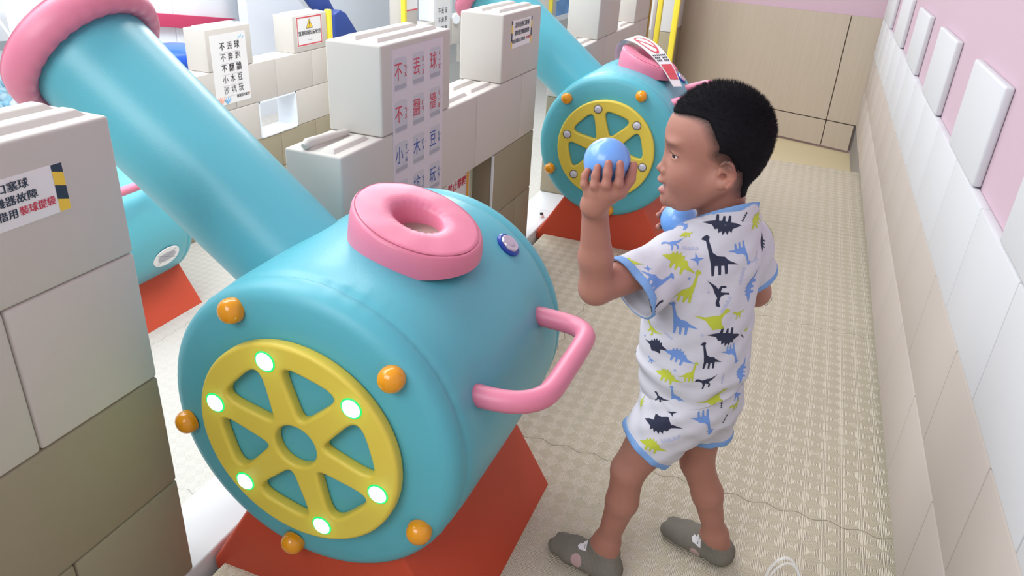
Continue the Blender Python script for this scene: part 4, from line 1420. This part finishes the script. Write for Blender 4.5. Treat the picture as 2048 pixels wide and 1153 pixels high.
er = (np.exp(-((f_ + .0045) ** 2 + (u_ + .037) ** 2) / .0065 ** 2)) * (al > .060) * (al < .074) * head
mix(er * .5, (.36, .12, .08))
er = np.exp(-((f_ + .021) ** 2) / .010 ** 2) * (al > .07) * (u_ < -.008) * (u_ > -.055) * head
mix(er * .35, (.46, .15, .11))
# hands a little redder at the tips
for Kf in (K1, K2):
    dd = np.linalg.norm(Pb - Kf(0, 0.0, 0), axis=1); mix(np.clip((.058 - dd) / .02, 0, 1) * .45, (.44, .15, .12))
for kn in (Lkn, Rkn): mix(np.exp(-np.sum((Pb - kn - V(-.03, 0, 0)) ** 2, 1) / .03 ** 2) * .3, (.30, .125, .095))

skm = mat('skin', (.56, .32, .22, 1), 0.5, 0.12, 420, 0.35, sss=0.12)
nt = skm.node_tree; an_ = nt.nodes.new('ShaderNodeVertexColor'); an_.layer_name = 'skin_tone'
nt.links.new(an_.outputs[0], nt.nodes['Principled BSDF'].inputs['Base Color'])
feet_c = Vector((-.12, 1.30, 0.0))
boy = thing('person', 'small child in a white dinosaur print outfit and grey socks, raising a blue ball', 'person', feet_c)
body = mesh_obj('body', Pb, Fb, skm, boy, col)

# eyes, teeth
eyew = mat('eye_white', (.75, .72, .70, 1), .25, spec=.6); eyei = mat('iris_dark', (.02, .012, .01, 1), .15, spec=.7)
for q in (-1, 1):
    c = H(.0660, q * .0300, -.0100)
    e = obj('eye', ball_bm(Vector(c), .0126, 24, 16), eyew, boy)
    gz = (Fv * 1 + Lv * .20 + Uv * -.03); gz /= np.linalg.norm(gz)
    obj('iris', ball_bm(Vector(c + gz * .0045), .0093, 20, 14), eyei, e)
tm = axis_matrix(Vector(H(.0805, 0, -.0690)), Vector(Uv), Vector(Fv))
obj('teeth', lathe([(0, -.002), (.0105, -.002), (.0112, 0), (.0112, .004), (0, .004)], 32, tm), eyew, boy)

# ---- hair
def sample(Fd, X, Y, Z):
    """trilinear lookup of the skin field"""
    def ix(q, v):
        i = np.clip(np.searchsorted(q, v) - 1, 0, len(q) - 2); t = np.clip((v - q[i]) / (q[i + 1] - q[i]), 0, 1); return i, t
    i, a = ix(S.x, X); j, b = ix(S.y, Y); k, c = ix(S.z, Z)
    D = S.D
    I, J, K = np.ix_(i, j, k); A, B, Cc = a[:, None, None], b[None, :, None], c[None, None, :]
    f = lambda p, q, r: D[I + p, J + q, K + r]
    return ((f(0, 0, 0) * (1 - A) + f(1, 0, 0) * A) * (1 - B) + (f(0, 1, 0) * (1 - A) + f(1, 1, 0) * A) * B) * (1 - Cc) + ((f(0, 0, 1) * (1 - A) + f(1, 0, 1) * A) * (1 - B) + (f(0, 1, 1) * (1 - A) + f(1, 1, 1) * A) * B) * Cc


hx = np.arange(-.235, .02, .0024) + 0.0; hy = np.arange(1.215, 1.39, .0024); hz = np.arange(.865, 1.09, .0024)
G = Field(hx, hy, hz)
X, Y, Z = np.meshgrid(G.x, G.y, G.z, indexing='ij')
PP = np.stack([X.ravel(), Y.ravel(), Z.ravel()], 1).astype(np.float64) - HC
q = PP @ HR.T; qf, ql, qu = q.T


def e_loc(c, r):
    a = (q - np.array(c)) / np.array(r); k0 = np.linalg.norm(a, axis=1); k1 = np.linalg.norm(a / np.array(r), axis=1) + 1e-9
    return k0 * (k0 - 1) / k1


sk = np.minimum(e_loc((.002, 0, .022), (.081, .066, .077)), e_loc((-.033, 0, -.010), (.044, .050, .056)))
k_ = .02; b_ = e_loc((.040, 0, .016), (.0505, .056, .050)); h_ = np.clip(.5 + .5 * (sk - b_) / k_, 0, 1); sk = sk + (b_ - sk) * h_ - k_ * h_ * (1 - h_)
k_ = .012; b_ = e_loc((-.048, 0, -.052), (.026, .036, .034)); 
hmk = hair_mask(qf, np.abs(ql), qu)
sk = sample(None, G.x, G.y, G.z).ravel()
th = np.interp(qu, [-.08, -.03, .0, .03, .06, .09], [.0015, .0030, .0045, .0052, .0045, .0045]) * np.clip((hmk - .006) / .030, 0, 1) ** .7
th = th + .0035 * np.clip((-qf - .05) / .03, 0, 1) * np.clip((qu + .01) / .03, 0, 1)
hd = np.maximum(sk - th, -(hmk - .011))
G.D = hd.reshape(X.shape).astype(np.float32)
Ph, Fh_ = surface_nets(G.x, G.y, G.z, G.D, 2, .45)
hairm = mat('black_hair', (.009, .008, .010, 1), .75, .4, 700, .12)
# short bristles
rng = np.random.default_rng(5)
lh = (Ph - HC) @ HR.T
hm2 = hair_mask(lh[:, 0], np.abs(lh[:, 1]), lh[:, 2])
skv = np.abs(lh[:, 1])
cand = np.nonzero((hm2 > .001) & (lh[:, 2] > -.085))[0]
cand = cand[rng.integers(0, len(cand), 24000)]
sm = np.nonzero((hm > -.004) & (hm < .016) & head & (np.abs(l_) < .075))[0]
sm = sm[rng.random(len(sm)) < np.clip((hm[sm] + .004) / .012, .05, 1)]
sm = sm[rng.integers(0, len(sm), 16000)]
pc = np.concatenate([Ph[cand], Pb[sm]]); lc = np.concatenate([lh[cand], loc[sm]]); hmc = np.concatenate([hm2[cand], hm[sm]])
nrm = (lc - np.array([-.004, 0, .005])) / np.array([.081, .066, .077]) ** 2; nrm /= np.linalg.norm(nrm, axis=1)[:, None]
lean = np.stack([np.full(len(lc), .25), np.zeros(len(lc)), np.where(lc[:, 2] > .02, .15, -.55)], 1)
dirn = nrm * .9 + lean * .55 + rng.normal(0, .22, lc.shape); dirn /= np.linalg.norm(dirn, axis=1)[:, None]
ln = np.interp(lc[:, 2], [-.08, -.02, .02, .06, .1], [.0025, .0035, .0050, .0068, .0085]) * rng.uniform(.6, 1.2, len(lc)) * np.clip(.15 + hmc / .036, 0.15, 1)
dw = dirn @ HR
a1 = np.cross(dw, V(.3, .2, .9)); a1 /= np.linalg.norm(a1, axis=1)[:, None]; a2 = np.cross(dw, a1)
w_ = np.where(hmc < .012, .00022, .00036)[:, None]
base = [pc - dw * .001 + a1 * w_, pc - dw * .001 + (-.5 * a1 + .87 * a2) * w_, pc - dw * .001 + (-.5 * a1 - .87 * a2) * w_]
tip = pc + dw * ln[:, None]
SP = np.concatenate([base[0], base[1], base[2], tip]); n = len(pc); i = np.arange(n)
SF = np.concatenate([np.stack([i, i + n, i + 3 * n], 1), np.stack([i + n, i + 2 * n, i + 3 * n], 1), np.stack([i + 2 * n, i, i + 3 * n], 1)])
T3 = np.concatenate([Fh_[:, [0, 1, 2]], Fh_[:, [0, 2, 3]]])
hair = mesh_obj('hair', np.concatenate([Ph, SP]), np.concatenate([T3, SF + len(Ph)]), hairm, boy)

# ---- clothes
cloth = mat('white_cotton', (.56, .55, .60, 1), .85, .25, 900, .15)
trim = mat('blue_rib_trim', (.19, .34, .62, 1), .8, .35, 700, .15)


def half(n, p):
    n = np.asarray(n, float); n = n / np.linalg.norm(n); p = np.asarray(p, float)
    return lambda X, Y, Z: (X - p[0]) * n[0] + (Y - p[1]) * n[1] + (Z - p[2]) * n[2]


def garment(lo, hi, h, build, wr=None):
    g = Field(np.arange(lo[0], hi[0], h), np.arange(lo[1], hi[1], h), np.arange(lo[2], hi[2], h))
    build(g)
    X = g.x[:, None, None]; Y = g.y[None, :, None]; Z = g.z[None, None, :]
    if wr is not None: g.D = g.D + wr(X, Y, Z).astype(np.float32)
    sk_ = sample(None, g.x, g.y, g.z)
    g.D = np.where(g.D < .012, np.minimum(g.D, sk_ - .0060), g.D)
    g.sk = sk_
    return g, X, Y, Z


cuffc = at_y(1266, 589, 1.150); sdirL = cuffc - Lsh; sdirL /= np.linalg.norm(sdirL)
cuffn = Lel - Lsh + V(0, 0, -.06); cuffn /= np.linalg.norm(cuffn)
Rcuff = Rsh * .40 + Rel * .60; cR = (Rel - Rsh); cR /= np.linalg.norm(cR)


def shirt_build(g):
    g.op(*loft([(.44, -.076, 1.294, .113, .101), (.47, -.078, 1.295, .112, .100), (.50, -.081, 1.296, .108, .097), (.525, -.086, 1.297, .108, .098), (.548, -.089, 1.298, .113, .104), (.575, -.091, 1.299, .110, .100), (.64, -.094, 1.300, .107, .094),
                (.71, -.096, 1.302, .106, .088), (.755, -.095, 1.305, .100, .078), (.785, -.093, 1.308, .086, .068), (.805, -.092, 1.309, .072, .062), (.832, -.088, 1.307, .058, .052)], SH, GD), 'u', 0)
    g.op(*cone(NC - GD * .010 + V(0, 0, -.055), NC - GD * .012 + V(0, 0, .035), .074, .0535), 'u', .03)
    g.op(*cone(Lsh + V(0.012, .006, -.006), Rsh + V(-.01, -.006, -.006), .045, .045), 'u', .03)
    g.op(*cone(Lsh + V(.004, .004, -.012), cuffc, .047, .050), 'u', .03)
    g.op(*cone(Lsh, Lel, .041, .034), 'u', .02)
    g.op(*cone(Rsh + V(-.004, -.004, -.008), Rcuff + cR * .02, .045, .046), 'u', .03)


def shirt_wr(X, Y, Z):
    s_ = X * .8 + Y * .5
    low = np.clip((.60 - Z) / .06, 0, 1)
    w = .0022 * np.sin(Z * 150 + np.sin(s_ * 38) * 1.6) * low + .0012 * np.sin((Z * .9 - s_) * 95 + 1.2 * np.sin(Z * 40)) + .0010 * np.sin((Z + s_ * 1.4) * 70 + 2)
    dl = np.sqrt((X - cuffc[0] - .03) ** 2 + (Y - cuffc[1] - .05) ** 2 + (Z - cuffc[2]) ** 2)
    w = w + .0020 * np.sin(dl * 210) * np.exp(-(dl / .07) ** 2)
    return w


hemp = [at_y(1290, 803, 1.24), at_y(1385, 817, 1.205), at_y(1478, 768, 1.25)]
hn = np.cross(hemp[1] - hemp[0], hemp[2] - hemp[0]); hn /= np.linalg.norm(hn)
if hn[2] > 0: hn = -hn
hn = hn * .55 + V(0, 0, -1) * .45; hn /= np.linalg.norm(hn)
NC = V(-.090, 1.311, .832)

cf = lambda t: NC + SH * .058 * math.cos(t) + GD * (.062 * math.sin(t)) + V(0, 0, -.022 * math.sin(t) + .004)
g, X, Y, Z = garment((-.34, 1.06, .42), (.09, 1.47, .90), .0025, shirt_build, shirt_wr)
gn = GD * .66 + V(0, 0, 1.0); gn /= np.linalg.norm(gn)
top = half(gn, NC + V(0, 0, .004))(X, Y, Z)
px, py = X - NC[0], Y - NC[1]
hole = np.sqrt(((px * SH[0] + py * SH[1]) / .050) ** 2 + ((px * GD[0] + py * GD[1] + .010) / .050) ** 2) * .050 - .050
hole0 = hole; hole = np.maximum(hole, -(top + .045))
cuts = [half(hn, hemp[1])(X, Y, Z)]
nearL = half(cuffn, cuffc)(X, Y, Z)
dC = np.sqrt((X - cuffc[0]) ** 2 + (Y - cuffc[1]) ** 2 + (Z - cuffc[2]) ** 2)
nearL = np.where((X + 0 * Y < -.150) & (Z > .665), nearL, -.05)
armR = np.where(np.sqrt((X - Rcuff[0]) ** 2 + (Y - Rcuff[1]) ** 2 + (Z - Rcuff[2]) ** 2) < .075, half(cR, Rcuff)(X, Y, Z), -.05)
base_ = g.D.copy()
core = np.maximum(base_, -(g.sk - .0012))
inner = -(base_ + .0035)                       # hollow shell near openings
sh = np.maximum(core, cuts[0]); sh = np.maximum(sh, top); sh = np.maximum(sh, -hole)
dL_ = nearL
armR = np.where((np.sqrt((X - Rcuff[0]) ** 2 + (Y - Rcuff[1]) ** 2 + (Z - Rcuff[2]) ** 2) < .075), half(cR, Rcuff)(X, Y, Z), -.05)
sh = np.maximum(sh, dL_); sh = np.maximum(sh, armR)
sleeve_in = np.where((dC < .08), np.maximum(-(base_ + .004), -1), -1)
sh = np.maximum(sh, np.where((dC < .115) & (nearL > -.035), -(base_ + .0062), -1.0))
sh = np.maximum(sh, np.where(cuts[0] > -.02, -(base_ + .0065), -1.0))
Ps, Fs = surface_nets(g.x, g.y, g.z, sh, 2, .4)
shirt = mesh_obj('shirt', Ps, Fs, cloth, boy)
band = np.maximum(np.maximum(np.maximum(base_ - .0014, -(base_ + .0032)), nearL - .0012), -(nearL + .0145))
band = np.where(dC < .115, band, .05)
# keep the band only on the sleeve side
sid = half(sdirL, Lsh * .35 + cuffc * .65)(X, Y, Z); band = np.maximum(band, -sid)
Pq, Fq = surface_nets(g.x, g.y, g.z, np.maximum(band, -(g.sk - .0012)), 2, .35)
mesh_obj('cuff', Pq, Fq, trim, shirt)
nr = half(cR, Rcuff)(X, Y, Z); dR = np.sqrt((X - Rcuff[0]) ** 2 + (Y - Rcuff[1]) ** 2 + (Z - Rcuff[2]) ** 2)
band = np.where(dR < .075, np.maximum(np.maximum(np.maximum(base_ - .0012, -(base_ + .0032)), nr - .001), -(nr + .0135)), .05)
Pq, Fq = surface_nets(g.x, g.y, g.z, band, 2, .35)
if len(Fq): mesh_obj('cuff', Pq, Fq, trim, shirt)
band = np.maximum(np.maximum(np.abs(hole0 - .001) - .0042, top - .003), -(top + .0115))
Pq, Fq = surface_nets(g.x, g.y, g.z, np.maximum(band, -(g.sk - .001)), 2, .35)
mesh_obj('collar', Pq, Fq, trim, shirt)

# shorts
Lhc = at_y(1292, 893, 1.215); Rhc = at_y(1411, 868, 1.325)
Lhn = Lkn - Lhip + V(-.02, 0, 0.03); Lhn /= np.linalg.norm(Lhn)
Rhn = Rkn - Rhip; Rhn /= np.linalg.norm(Rhn)


def shorts_build(g):
    g.op(*loft([(.415, -.082, 1.296, .085, .080), (.445, -.077, 1.295, .101, .092), (.475, -.078, 1.295, .099, .090), (.50, -.078, 1.295, .095, .086), (.53, -.083, 1.297, .090, .082)], SH, GD), 'u', 0)
    g.op(*cone(Lhip + V(.006, 0, -.005), Lhc + Lhn * .03, .072, .056), 'u', .025)
    g.op(*cone(Rhip + V(.010, -.004, -.006), Rhc + Rhn * .03, .068, .047), 'u', .025)


def shorts_wr(X, Y, Z): return .0013 * np.sin((X * 1.2 + Z) * 110 + np.sin(Y * 50)) + .0012 * np.sin((Z * 1.0 - X * .6) * 150 + 1)


g, X, Y, Z = garment((-.27, 1.12, .24), (.09, 1.46, .56), .0026, shorts_build, shorts_wr)
nL = half(Lhn, Lhc)(X, Y, Z); nR = half(Rhn, Rhc)(X, Y, Z)
dl = cone(Lhip, Lhc + Lhn * .05, .01, .01)[0](X, Y, Z); dr = cone(Rhip, Rhc + Rhn * .05, .01, .01)[0](X, Y, Z)
isL = dl < dr
nn_ = np.where(isL, nL, nR)
nn_ = np.where(Z < .43, nn_, -.05)
base_ = g.D
srt = np.maximum(np.maximum(base_, -(g.sk - .0012)), nn_)
srt = np.maximum(srt, np.where(nn_ > -.03, -(base_ + .0062), -1.0))
Pk, Fk = surface_nets(g.x, g.y, g.z, srt, 2, .4)
shorts = mesh_obj('shorts', Pk, Fk, cloth, boy)
for sel, hn_ in ((isL, nL), (~isL, nR)):
    band = np.maximum(np.maximum(np.maximum(base_ - .0014, -(base_ + .0032)), hn_ - .0012), -(hn_ + .0130))
    band = np.where(sel & (Z < .43), band, .05)
    Pq, Fq = surface_nets(g.x, g.y, g.z, np.maximum(band, -(g.sk - .0012)), 2, .35)
    if len(Fq): mesh_obj('hem', Pq, Fq, trim, shorts)

# socks
socks = []
for hl, bl, to, an, nm in ((Lheel, Lball, Ltoe, Lan, 'L'), (Rheel, Rball, Rtoe, Ran, 'R')):
    lo = np.minimum(to, hl) - .045; hi = np.maximum(hl, an) + .045
    gs = Field(np.arange(lo[0], hi[0], .002), np.arange(min(lo[1], hi[1]), max(to[1], hl[1]) + .05, .002), np.arange(-.004, .105, .002))
    foot(lambda p, k: gs.op(*p, 'u', k), hl, bl, to, an, .0026)
    X = gs.x[:, None, None]; Y = gs.y[None, :, None]; Z = gs.z[None, None, :]
    cutn = V(.42 if nm == 'L' else .30, 0, .9); cutp = an + V(0, 0, -.012 if nm == 'L' else -.010)
    cutn = V(-.10, 0, .9) if False else V(.20, 0, 1.0)
    dd = np.maximum(gs.D, half(cutn, cutp)(X, Y, Z)); dd = np.maximum(dd, -(Z - .0008))
    dd = dd + .0005 * np.sin(X * 500 + Z * 300)
    Pq, Fq = surface_nets(gs.x, gs.y, gs.z, dd, 2, .4)
    Pq[:, 2] = np.maximum(Pq[:, 2], .0008)
    socks.append(mesh_obj('sock', Pq, Fq, M['sole'], boy))

# ---- printed pattern (flat ink shapes lying on the cloth, joined into the garment mesh)
ink = {'n': mat('print_navy', (.018, .022, .05, 1), .85), 'b': mat('print_blue', (.14, .26, .58, 1), .85), 'l': mat('print_lime', (.45, .50, .04, 1), .85), 'g': mat('print_grey', (.42, .44, .58, 1), .85),
       'p': mat('print_pink', (.46, .31, .30, 1), .85), 'w': mat('print_white', (.72, .70, .72, 1), .85)}
SAU = [(-.42, .93), (-.30, 1.0), (-.20, .93), (-.24, .80), (-.12, .35), (.05, .22), (.30, .18), (.42, .05), (.80, -.14), (.40, -.10), (.38, -.45), (.29, -.45), (.27, -.14), (.16, -.14), (.15, -.48), (.06, -.48), (.04, -.14), (-.06, -.14), (-.10, -.50), (-.19, -.50), (-.20, -.1), (-.24, .15), (-.34, .78), (-.50, .84)]
STE = [(-.70, -.08), (-.50, .04), (-.38, .12), (-.36, .28), (-.26, .20), (-.20, .38), (-.12, .26), (-.02, .42), (.04, .26), (.16, .36), (.20, .18), (.32, .22), (.45, .05), (.90, .0), (.45, -.12), (.35, -.14), (.33, -.40), (.24, -.40), (.20, -.14), (.08, -.16), (.06, -.36), (-.02, -.36), (-.05, -.16), (-.14, -.16), (-.16, -.40), (-.25, -.40), (-.28, -.14), (-.5, -.14)]
RAP = [(-.62, .22), (-.44, .38), (-.27, .32), (-.1, .14), (.2, .14), (.5, .10), (1.0, .22), (.5, -.06), (.26, -.12), (.36, -.3), (.22, -.52), (.12, -.50), (.22, -.3), (.06, -.15), (-.05, -.3), (-.2, -.52), (-.30, -.50), (-.16, -.28), (-.15, -.05), (-.34, .15)]
PTE = [(-.55, .1), (-.12, .12), (0, .5), (.12, .12), (.55, .05), (.12, -.1), (.02, -.42), (-.12, -.1)]
HRT = [(0, -.5), (-.42, -.02), (-.40, .30), (-.18, .42), (0, .24), (.18, .42), (.40, .30), (.42, -.02)]
BLB = [(.45 * math.cos(a), .5 * math.sin(a)) for a in np.linspace(0, 2 * PI, 13)[:-1]]
TXT = [(-.6, -.12), (-.6, .12), (-.5, .12), (-.5, -.02), (-.42, -.02), (-.42, .12), (-.30, .12), (-.30, -.02), (-.2, -.02), (-.2, .12), (0, .12), (0, 0), (.1, 0), (.1, .12), (.3, .12), (.3, -.02), (.4, -.02), (.4, .12), (.6, .12), (.6, -.12)]
TPL = dict(S=SAU, T=STE, R=RAP, P=PTE, H=HRT, B=BLB, X=TXT)


def bvh_of(o):
    me = o.data; org = ORG[o.name]
    return BVHTree.FromPolygons([v.co + org for v in me.vertices], [tuple(p.vertices) for p in me.polygons])


def project_shape(bv, c, n, e1, e2, poly, size, out, dens=.007):
    bm = bmesh.new()
    vs = [bm.verts.new((p[0] * size, p[1] * size, 0)) for p in poly]
    bm.faces.new(vs)
    bmesh.ops.triangulate(bm, faces=bm.faces)
    for _ in range(3):
        es = [e for e in bm.edges if e.calc_length() > dens]
        if not es: break
        bmesh.ops.subdivide_edges(bm, edges=es, cuts=1)
        bmesh.ops.triangulate(bm, faces=[f for f in bm.faces if len(f.verts) > 3])
    pts = []; good = {}
    for v in bm.verts:
        p = c + e1 * v.co.x + e2 * v.co.y
        h = bv.ray_cast(p + n * .022, -n, .05)
        if h[0] is None: h = bv.find_nearest(p, .03)
        if h[0] is None: good[v.index] = None; continue
        good[v] = h[0] + (h[1] if h[1].dot(n) > 0 else n) * .0004
    base = len(out[0])
    idx = {}
    for v in bm.verts:
        if v in good: idx[v] = base + len(pts); pts.append(good[v])
    fs = []
    for f in bm.faces:
        if all(v in idx for v in f.verts):
            q = [idx[v] for v in f.verts]
            a, b, cc = [pts[i - base] for i in q[:3]]
            if max((a - b).length, (b - cc).length, (cc - a).length) > .022: continue
            if (b - a).cross(cc - a).dot(n) < 0: q = q[::-1]
            fs.append(q)
    out[0].extend(pts); out[1].extend(fs)
    bm.free()


def print_on(o, items, scatter=0, seed=1, scale=1 / 1080.0):
    bv = bvh_of(o); outs = {}
    R_, D_ = RIGHT, DOWN
    def put(c, n, e1, kind, colr, size, ang, flip):
        e1 = (e1 - n * e1.dot(n)).normalized(); e2 = n.cross(e1)
        ca, sa = math.cos(ang), math.sin(ang)
        a, b = e1 * ca + e2 * sa, -e1 * sa + e2 * ca
        poly = [(-p[0] if flip else p[0], p[1]) for p in TPL[kind]]
        project_shape(bv, c, n, a, b, poly, size, outs.setdefault(colr, ([], [])))
    for (px, py, kind, colr, size, ang, flip) in items:
        d = ray(px, py).normalized()
        h = bv.ray_cast(CAM, d)
        if h[0] is None: continue
        n = h[1]
        if n.dot(d) > 0: n = -n
        put(h[0], n, Vector(RIGHT), kind, colr, size * 1.12 * scale, math.radians(ang), flip)
    rg = random.Random(seed)
    vs = o.data.vertices; org = ORG[o.name]; used = []
    tries = 0
    while scatter and tries < 4000:
        tries += 1
        v = vs[rg.randrange(len(vs))]; p = v.co + org
        if v.normal.dot((CAM - p).normalized()) > -.05: continue
        if any((p - q).length < .048 for q in used): continue
        hh = bv.ray_cast(p + v.normal * .05, -v.normal)
        if hh[0] is None or (hh[0] - p).length > .004: continue
        used.append(p); scatter -= 1
        put(p, v.normal.copy(), Vector((0, 0, 1)).cross(v.normal), rg.choice('SSTR'), rg.choice('nbl'), rg.uniform(.026, .036), rg.uniform(-.5, .5), rg.random() < .5)
    me = o.data; bm = bmesh.new(); bm.from_mesh(me)
    for ci, (cname, (P_, F_)) in enumerate(outs.items()):
        me.materials.append(ink[cname]); mi = len(me.materials) - 1
        nv = [bm.verts.new(p - org) for p in P_]
        for f in F_:
            try:
                ff = bm.faces.new([nv[i] for i in f]); ff.material_index = mi; ff.smooth = True
            except ValueError: pass
    bm.to_mesh(me); bm.free()


print_on(shirt, [
    (1433, 525, 'S', 'n', 46, 4, 0), (1356, 524, 'T', 'l', 42, -28, 0), (1394, 520, 'P', 'b', 24, 10, 0), (1376, 586, 'S', 'l', 40, -4, 1), (1313, 566, 'S', 'b', 38, -50, 1),
    (1437, 590, 'R', 'n', 34, 120, 0), (1499, 574, 'T', 'b', 40, 75, 0), (1484, 500, 'S', 'b', 30, 195, 0), (1447, 450, 'T', 'n', 40, 170, 0), (1343, 487, 'R', 'b', 26, 20, 0),
    (1524, 486, 'T', 'n', 24, 80, 0), (1512, 440, 'T', 'l', 30, 60, 0), (1489, 434, 'X', 'n', 14, 60, 0), (1264, 524, 'R', 'l', 20, -20, 0), (1296, 538, 'P', 'b', 14, 0, 0),
    (1307, 618, 'R', 'n', 24, -8, 1), (1357, 648, 'S', 'b', 42, 0, 0), (1436, 638, 'R', 'l', 40, 186 - 180, 1), (1303, 656, 'R', 'l', 26, -14, 0), (1453, 674, 'T', 'n', 42, 172, 0),
    (1312, 691, 'T', 'n', 34, 4, 1), (1356, 712, 'T', 'b', 36, -22, 0), (1416, 722, 'S', 'n', 34, -4, 0), (1464, 702, 'S', 'b', 28, 190, 0), (1334, 752, 'T', 'l', 34, -12, 0), (1381, 752, 'S', 'l', 26, 0, 1),
    (1408, 764, 'R', 'n', 26, 20, 0), (1482, 744, 'T', 'b', 32, 78, 0), (1432, 793, 'R', 'l', 38, 200 - 180, 1), (1318, 795, 'R', 'n', 20, -20, 0), (1349, 795, 'S', 'b', 26, 0, 0),
    (1380, 497, 'X', 'g', 22, 0, 0), (1484, 552, 'X', 'g', 26, 80, 0), (1452, 610, 'X', 'g', 26, 60, 0), (1445, 758, 'X', 'g', 16, 80, 0), (1337, 672, 'X', 'g', 16, -35, 0), (1484, 672, 'X', 'n', 10, -40, 0),
    (1371, 470, 'T', 'l', 16, 10, 0), (1404, 672, 'P', 'g', 10, 0, 0), (1417, 585, 'P', 'g', 9, 0, 0), (1378, 558, 'P', 'b', 8, 0, 0), (1301, 719, 'R', 'b', 14, 0, 0), (1290, 672, 'P', 'b', 8, 0, 0), (1350, 742, 'P', 'b', 8, 0, 0),
    (1475, 628, 'R', 'l', 18, 10, 0), (1492, 660, 'P', 'l', 14, 0, 0), (1510, 520, 'R', 'g', 16, 60, 0)], scatter=26, seed=4)
print_on(shorts, [
    (1318, 851, 'T', 'n', 44, 176, 1), (1410, 838, 'S', 'b', 36, 185, 0), (1303, 892, 'T', 'l', 34, -22, 0), (1472, 789, 'R', 'b', 24, 0, 0), (1470, 812, 'R', 'l', 24, 20, 0), (1443, 806, 'X', 'n', 16, 85, 0),
    (1450, 838, 'X', 'n', 14, 50, 0), (1283, 806, 'T', 'l', 18, 40, 0), (1344, 826, 'P', 'n', 18, 0, 0), (1342, 880, 'X', 'g', 30, 20, 0), (1420, 862, 'P', 'b', 18, 0, 0)], scatter=14, seed=9)
print_on(socks[0], [(1152, 1122, 'B', 'p', 25, -10, 0), (1168, 1092, 'H', 'w', 26, 10, 0), (1170, 1094, 'X', 'n', 7, 60, 0)], scale=1 / 900.)
print_on(socks[1], [(1389, 1106, 'B', 'p', 22, 35, 0), (1395, 1082, 'H', 'w', 27, 15, 0), (1396, 1085, 'X', 'n', 7, 70, 0)], scale=1 / 900.)

# ---- balls in the hands
for Bc, rr, lab in ((B1, R1b, "light blue plastic ball gripped in the child's raised left hand"), (B2, R2b, "light blue plastic ball held under the child's chin in the other hand")):
    o = obj('plastic_ball', ball_bm(Vector((0, 0, 0)), rr - .0001, 48, 32), M['ballblue'])
    o.location = Vector(Bc); tag(o, lab, 'ball', 'blue balls held by the child')
